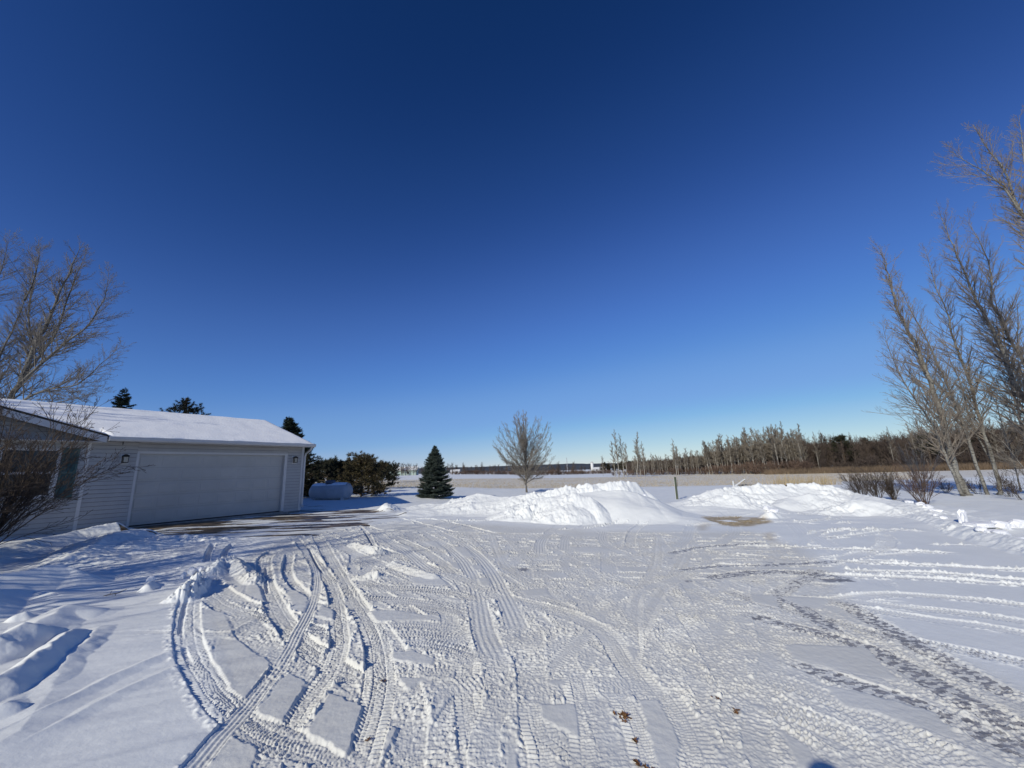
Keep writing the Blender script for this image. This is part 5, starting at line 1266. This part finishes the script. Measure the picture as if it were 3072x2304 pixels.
def pine_copy(px, tp, Y_, label, group, wide=1.0):
    r_ = pm.copy(); col.objects.link(r_); t_ = at(px, tp, Y_); z0 = float(T(t_.x, t_.y)); h = t_.z-z0; r_.location = (t_.x, t_.y, z0); r_.scale = (h*wide, h*wide, h); r_.rotation_euler = (0, 0, rd.random()*6.28)
    for c in KIDS_PM: d = c.copy(); col.objects.link(d); d.parent = r_
    tag(r_, label, 'pine tree', group)
for i in range(22): px = 2022+5.2*i+rd.gauss(0, 2); pine_copy(px, 1367+rd.gauss(0, 3)-.03*(px-2020), 210+20*rd.random(), 'dark pine in the far row behind the aspens', 'far pines behind the aspens', 1.2)
for i in range(26): px = 1806+8*i+rd.gauss(0, 3); pine_copy(px, 1384+rd.gauss(0, 3)-.05*(px-1806), 250+20*rd.random(), 'dark pine in the low far row left of the marker post', 'far pines left of the post', 1.1)
for i in range(9): px = 1108+7*i+rd.gauss(0, 2); pine_copy(px, 1388+rd.gauss(0, 3)+max(0, i-5)*3, 150+20*rd.random(), 'dark pine in the group right behind the bushy pine', 'pines behind the bushy pine', 1.3)
pine_copy(1184, 1391, 230, 'narrow pointed pine left of the green farm building', None, .8)
# shift the source pine into the far row too
t_ = at(2140, 1366, 225); pm.location = (t_.x, t_.y, float(T(t_.x, t_.y))); h = t_.z-pm.location.z; pm.scale = (h, h, h); tag(pm, 'dark pine in the far row behind the aspens', 'pine tree', 'far pines behind the aspens')
# far hedges, trees and farm buildings
def row(n, x0, x1, y0, y1, Y0, Y1, ms_, name, label, cat, group, wide):
    for i in range(n):
        px = x0+(x1-x0)*(i+rd.random())/n; single(px, y0+(y1-y0)*rd.random(), Y0+(Y1-Y0)*rd.random(), rd.choice(ms_), name, label, cat, group, wide)
row(34, 1355, 1560, 1406, 1413, 235, 250, SHR2, 'field_shrub', 'dark shrub in the hedge left of the lawn tree', 'shrub', 'hedge left of the lawn tree', 1.9)
row(40, 1560, 1830, 1404, 1412, 235, 250, SHR2, 'field_shrub', 'dark shrub in the hedge right of the lawn tree', 'shrub', 'hedge right of the lawn tree', 1.9)
row(22, 1340, 1560, 1390, 1400, 430, 520, DRK, 'bare_tree', 'distant bare tree on the skyline left of the lawn tree', 'tree', 'skyline trees left of the lawn tree', 1.2)
row(22, 1580, 1800, 1390, 1402, 430, 520, DRK, 'bare_tree', 'distant bare tree on the skyline right of the lawn tree', 'tree', 'skyline trees right of the lawn tree', 1.2)
for px, tp, lb in ((1357,1386,'rounded bare tree just right of the spruce'),(1390,1387,'wide bare tree by the white farmhouse'),(1445,1386,'bare tree left of the lawn tree on the skyline'),(1675,1383,'rounded bare tree left of the mast'),(1720,1383,'flat topped bare tree right of the mast'),(1540,1385,'bare tree partly behind the lawn tree'),(1655,1392,'low bare tree beside the rounded one')):
    single(px, tp, 240, rd.choice(DRK), 'bare_tree', lb, 'tree', None, 1.1)
row(9, 1188, 1250, 1384, 1394, 235, 260, DRK, 'bare_tree', 'bare tree around the green farm building', 'tree', 'trees around the farm building', 1.1)
row(10, 1250, 1300, 1396, 1402, 300, 330, DRK, 'bare_tree', 'bare tree between the farm building and the spruce', 'tree', 'trees left of the spruce', 1.1)
row(16, 940, 1060, 1378, 1392, 120, 140, DRK, 'bare_tree', 'reddish bare tree seen between the garage and the pines', 'tree', 'bare trees behind the tank', 1.1)
def building(name, px, py, Y_, w_, d_, h_, rh, rz, mw, mr, label, cat, door=True):
    b = at(px, py, Y_); r_ = empty(name, (b.x, b.y, float(T(b.x, b.y))-.1), R(rz)); tag(r_, label, cat)
    m_ = MB(); m_.box((-w_/2, -d_/2, 0), (w_/2, d_/2, h_)); m_.add([(-w_/2,-d_/2,h_),(-w_/2,d_/2,h_),(-w_/2,0,h_+rh)], [(0,1,2)]); m_.add([(w_/2,-d_/2,h_),(w_/2,d_/2,h_),(w_/2,0,h_+rh)], [(0,1,2)]); m_.build('wall', mw, r_)
    m_ = MB(); e = .4
    for s_ in (-1, 1): m_.add([(-w_/2-e, s_*(d_/2+e), h_-rh*e/d_*2+.05), (w_/2+e, s_*(d_/2+e), h_-rh*e/d_*2+.05), (w_/2+e, 0, h_+rh+.05), (-w_/2-e, 0, h_+rh+.05), (-w_/2-e, s_*(d_/2+e), h_-rh*e/d_*2+.2), (w_/2+e, s_*(d_/2+e), h_-rh*e/d_*2+.2), (w_/2+e, 0, h_+rh+.2), (-w_/2-e, 0, h_+rh+.2)], [(0,1,2,3),(4,5,6,7),(0,1,5,4),(1,2,6,5),(3,0,4,7)])
    m_.build('roof', mr, r_)
    for q in (-.25, .2):
        m_ = MB(); m_.box((q*w_-.6, -d_/2-.05, .9), (q*w_+.6, -d_/2-.003, 2.2)); m_.build('window', M_GLASS, r_)
    return r_
building('farm_building', 1211, 1400, 255, 17, 8, 3.2, 2.0, 5, M_BARNG, M_ROOFSNOW, 'low pale green farm building left of the spruce', 'barn')
building('farmhouse', 1366, 1402, 420, 9, 6, 2.6, 1.6, 0, M_BARNR, M_BARNW, 'small white farmhouse just right of the spruce on the skyline', 'house')
building('farmhouse', 1797, 1402, 430, 13, 7, 2.6, 1.8, 0, M_BARNR, M_BARNW, 'white farm shed beside the silo far right of the lawn tree', 'shed')
b = at(1776.5, 1400, 430); sl_ = empty('grain_silo', (b.x, b.y, float(T(b.x, b.y)))); tag(sl_, 'slim white silo by the far farm shed', 'silo')
zt = at(1776.5, 1385, 430).z-sl_.location.z; m_ = MB(); m_.tube([(0,0,0),(0,0,zt-1)], [1.5,1.5], 14); m_.build('cylinder_wall', M_BARNW, sl_, True); m_ = MB(); m_.tube([(0,0,zt-1),(0,0,zt-.4),(0,0,zt)], [1.6,1.1,.2], 14); m_.build('dome', M_BARNR, sl_, True)
b = at(1701.5, 1400, 700); ms_ = empty('radio_mast', (b.x, b.y, float(T(b.x, b.y)))); tag(ms_, 'thin lattice radio mast on the horizon right of the lawn tree', 'mast')
zt = at(1701.5, 1373, 700).z-ms_.location.z; m_ = MB()
for a in range(3): m_.tube([(.8*math.cos(a*2.09), .8*math.sin(a*2.09), 0), (.5*math.cos(a*2.09), .5*math.sin(a*2.09), zt)], [.22, .16], 4)
for k in range(14): z_ = zt*k/14; m_.tube([(.8,0,z_),(-.4,.69,z_+zt/14)], [.08,.08], 3); m_.tube([(-.4,.69,z_),(-.4,-.69,z_+zt/14)], [.08,.08], 3)
m_.build('lattice', M_BARNR, ms_)

# the wooded hills on the horizon, in depth
hv = []; hf = []; cols = np.linspace(R(-60), R(60), 360)
for r_i, (rr_, hm) in enumerate(((900, 0), (1300, .55), (1700, 1.0), (2600, .9), (3400, 0))):
    for a in cols:
        pxh = math.tan(a); n_ = float(fbm(np.array([a*9.0]), np.array([1.5]), 4)[0]); jag = float(noise(np.array([a*160.0]), np.array([rr_*.01]))[0])
        x_, y_ = rr_*math.sin(a), rr_*math.cos(a); tz = float(T(x_, y_))
        hgt = np.interp(math.degrees(a), [-60,-30,-12,-6,0,6,12,20,30,60], [22,24,30,30,28,29,27,18,10,6])
        hv.append((x_, y_, tz-3+(hgt*(1+.12*n_)+1.2*jag)*hm))
nc = len(cols)
for i in range(4):
    for j in range(nc-1): a = i*nc+j; hf.append((a, a+1, a+nc+1, a+nc))
m_ = MB(); m_.add(hv, hf); o = m_.build('hills', M_HILL, None, True); tag(o, kind='structure')

# ------------------------------------------------------------------ the photographer, whose head throws the shade at the bottom edge
def person():
    J = {'pelvis': (0,0,.95), 'belly': (0,0,1.12), 'chest': (0,0,1.32), 'neck': (0,0,1.47), 'jaw': (0,.015,1.56), 'skull': (0,.0,1.67), 'top': (0,-.01,1.74),
         'shl': (-.19,0,1.41), 'ell': (-.25,.06,1.16), 'wrl': (-.12,.24,1.33), 'shr': (.19,0,1.41), 'elr': (.25,.06,1.16), 'wrr': (.12,.24,1.33),
         'hpl': (-.10,0,.90), 'knl': (-.11,.02,.50), 'anl': (-.11,-.01,.09), 'tol': (-.12,.16,.04), 'hpr': (.10,0,.90), 'knr': (.11,.02,.50), 'anr': (.11,-.01,.09), 'tor': (.12,.16,.04)}
    rad = {'pelvis': .16, 'belly': .16, 'chest': .18, 'neck': .065, 'jaw': .085, 'skull': .10, 'top': .06, 'shl': .085, 'ell': .055, 'wrl': .035, 'shr': .085, 'elr': .055, 'wrr': .035,
           'hpl': .11, 'knl': .075, 'anl': .055, 'tol': .045, 'hpr': .11, 'knr': .075, 'anr': .055, 'tor': .045}
    E_ = [('pelvis','belly'),('belly','chest'),('chest','neck'),('neck','jaw'),('jaw','skull'),('skull','top'),('chest','shl'),('shl','ell'),('ell','wrl'),('chest','shr'),('shr','elr'),('elr','wrr'),('pelvis','hpl'),('hpl','knl'),('knl','anl'),('anl','tol'),('pelvis','hpr'),('hpr','knr'),('knr','anr'),('anr','tor')]
    for s_, sg in (('l', 1), ('r', -1)):
        w0 = J['wr'+s_]
        J['pa'+s_] = (w0[0]+sg*.02, w0[1]+.05, w0[2]+.045); rad['pa'+s_] = .028; E_.append(('wr'+s_, 'pa'+s_))
        for q in range(5):
            n1 = 'f%d%s' % (q, s_); n2 = n1+'b'; off = (q-1.5)*.021 if q < 4 else 0
            base_ = J['pa'+s_]
            if q < 4: J[n1] = (base_[0]+sg*.03, base_[1]+.02, base_[2]+.02+off); J[n2] = (base_[0]+sg*.055, base_[1]-.005, base_[2]+.022+off)
            else: J[n1] = (base_[0]+sg*.01, base_[1]-.03, base_[2]+.01); J[n2] = (base_[0]+sg*.035, base_[1]-.035, base_[2]+.03)
            rad[n1] = .010; rad[n2] = .008; E_ += [('pa'+s_, n1), (n1, n2)]
    ks = list(J); me = bpy.data.meshes.new('person'); me.from_pydata([J[k] for k in ks], [(ks.index(a), ks.index(b)) for a, b in E_], [])
    o = bpy.data.objects.new('person', me); col.objects.link(o); md = o.modifiers.new('skin', 'SKIN'); ss = o.modifiers.new('sub', 'SUBSURF'); ss.levels = 2; ss.render_levels = 2
    for i, k in enumerate(ks): sv = me.skin_vertices[0].data[i]; sv.radius = (rad[k], rad[k]*(.72 if k in ('pelvis','belly','chest') else 1)); sv.use_root = (k == 'pelvis')
    me.materials.append(M_COAT); return o
hg = ground(2474, 2288); hz_ = 1.74; pe = person(); dS = hz_-float(hg.z); dS /= math.tan(SUNEL)
pe.location = (hg.x-math.sin(AZS)*dS, hg.y-math.cos(AZS)*dS, 0.0); print('person at', pe.location)
tag(pe, 'person in dark clothes whose head shadow falls on the bottom edge', 'person')

# ------------------------------------------------------------------ light
w = bpy.data.worlds.new('World'); sc.world = w; w.use_nodes = True
nt = w.node_tree; bg = nt.nodes['Background']
sky = nt.nodes.new('ShaderNodeTexSky'); sky.sky_type = 'NISHITA'; sky.sun_disc = False
sky.sun_elevation = SUNEL; sky.sun_rotation = math.pi+AZS; sky.altitude = 600; sky.air_density = 1.0; sky.dust_density = 0.0; sky.ozone_density = 3.0
def vmul(src, k):
    v_ = nt.nodes.new('ShaderNodeVectorMath'); v_.operation = 'SCALE'; v_.inputs['Scale'].default_value = k; L(nt, src, v_.inputs[0]); return v_.outputs[0]
cv = nt.nodes.new('ShaderNodeRGBCurve')
for ci, pts in enumerate(([(0,0),(.05,.0055),(.065,.0125),(.08,.021),(.12,.050),(.20,.098),(.27,.150),(.45,.225),(.52,.285),(1,.62)],
                          [(0,0),(.093,.0295),(.117,.047),(.15,.073),(.22,.140),(.35,.25),(.46,.33),(.60,.39),(.72,.475),(1,.68)],
                          [(0,0),(.15,.086),(.186,.125),(.23,.187),(.28,.26),(.40,.44),(.53,.59),(.70,.695),(.80,.735),(1,.79)])):
    c_ = cv.mapping.curves[ci]
    while len(c_.points) < len(pts): c_.points.new(.5, .5)
    for q, (a, b) in zip(c_.points, pts): q.location = (a, b)
cv.mapping.extend = 'EXTRAPOLATED'; cv.mapping.update()
L(nt, vmul(sky.outputs['Color'], .1), cv.inputs['Color']); L(nt, vmul(cv.outputs['Color'], 10.0), bg.inputs['Color']); bg.inputs['Strength'].default_value = 0.1
sd = bpy.data.lights.new('sun', 'SUN'); so_ = bpy.data.objects.new('sun', sd); col.objects.link(so_)
sd.energy = 3.55; sd.angle = R(.53); sd.color = (1.0, .955, .82)
dirv = Vector((math.sin(AZS)*math.cos(SUNEL), math.cos(AZS)*math.cos(SUNEL), -math.sin(SUNEL)))
so_.rotation_euler = dirv.to_track_quat('-Z', 'Y').to_euler()
sc.view_settings.view_transform = 'Standard'; sc.view_settings.look = 'None'; sc.view_settings.exposure = 0; sc.view_settings.gamma = 1
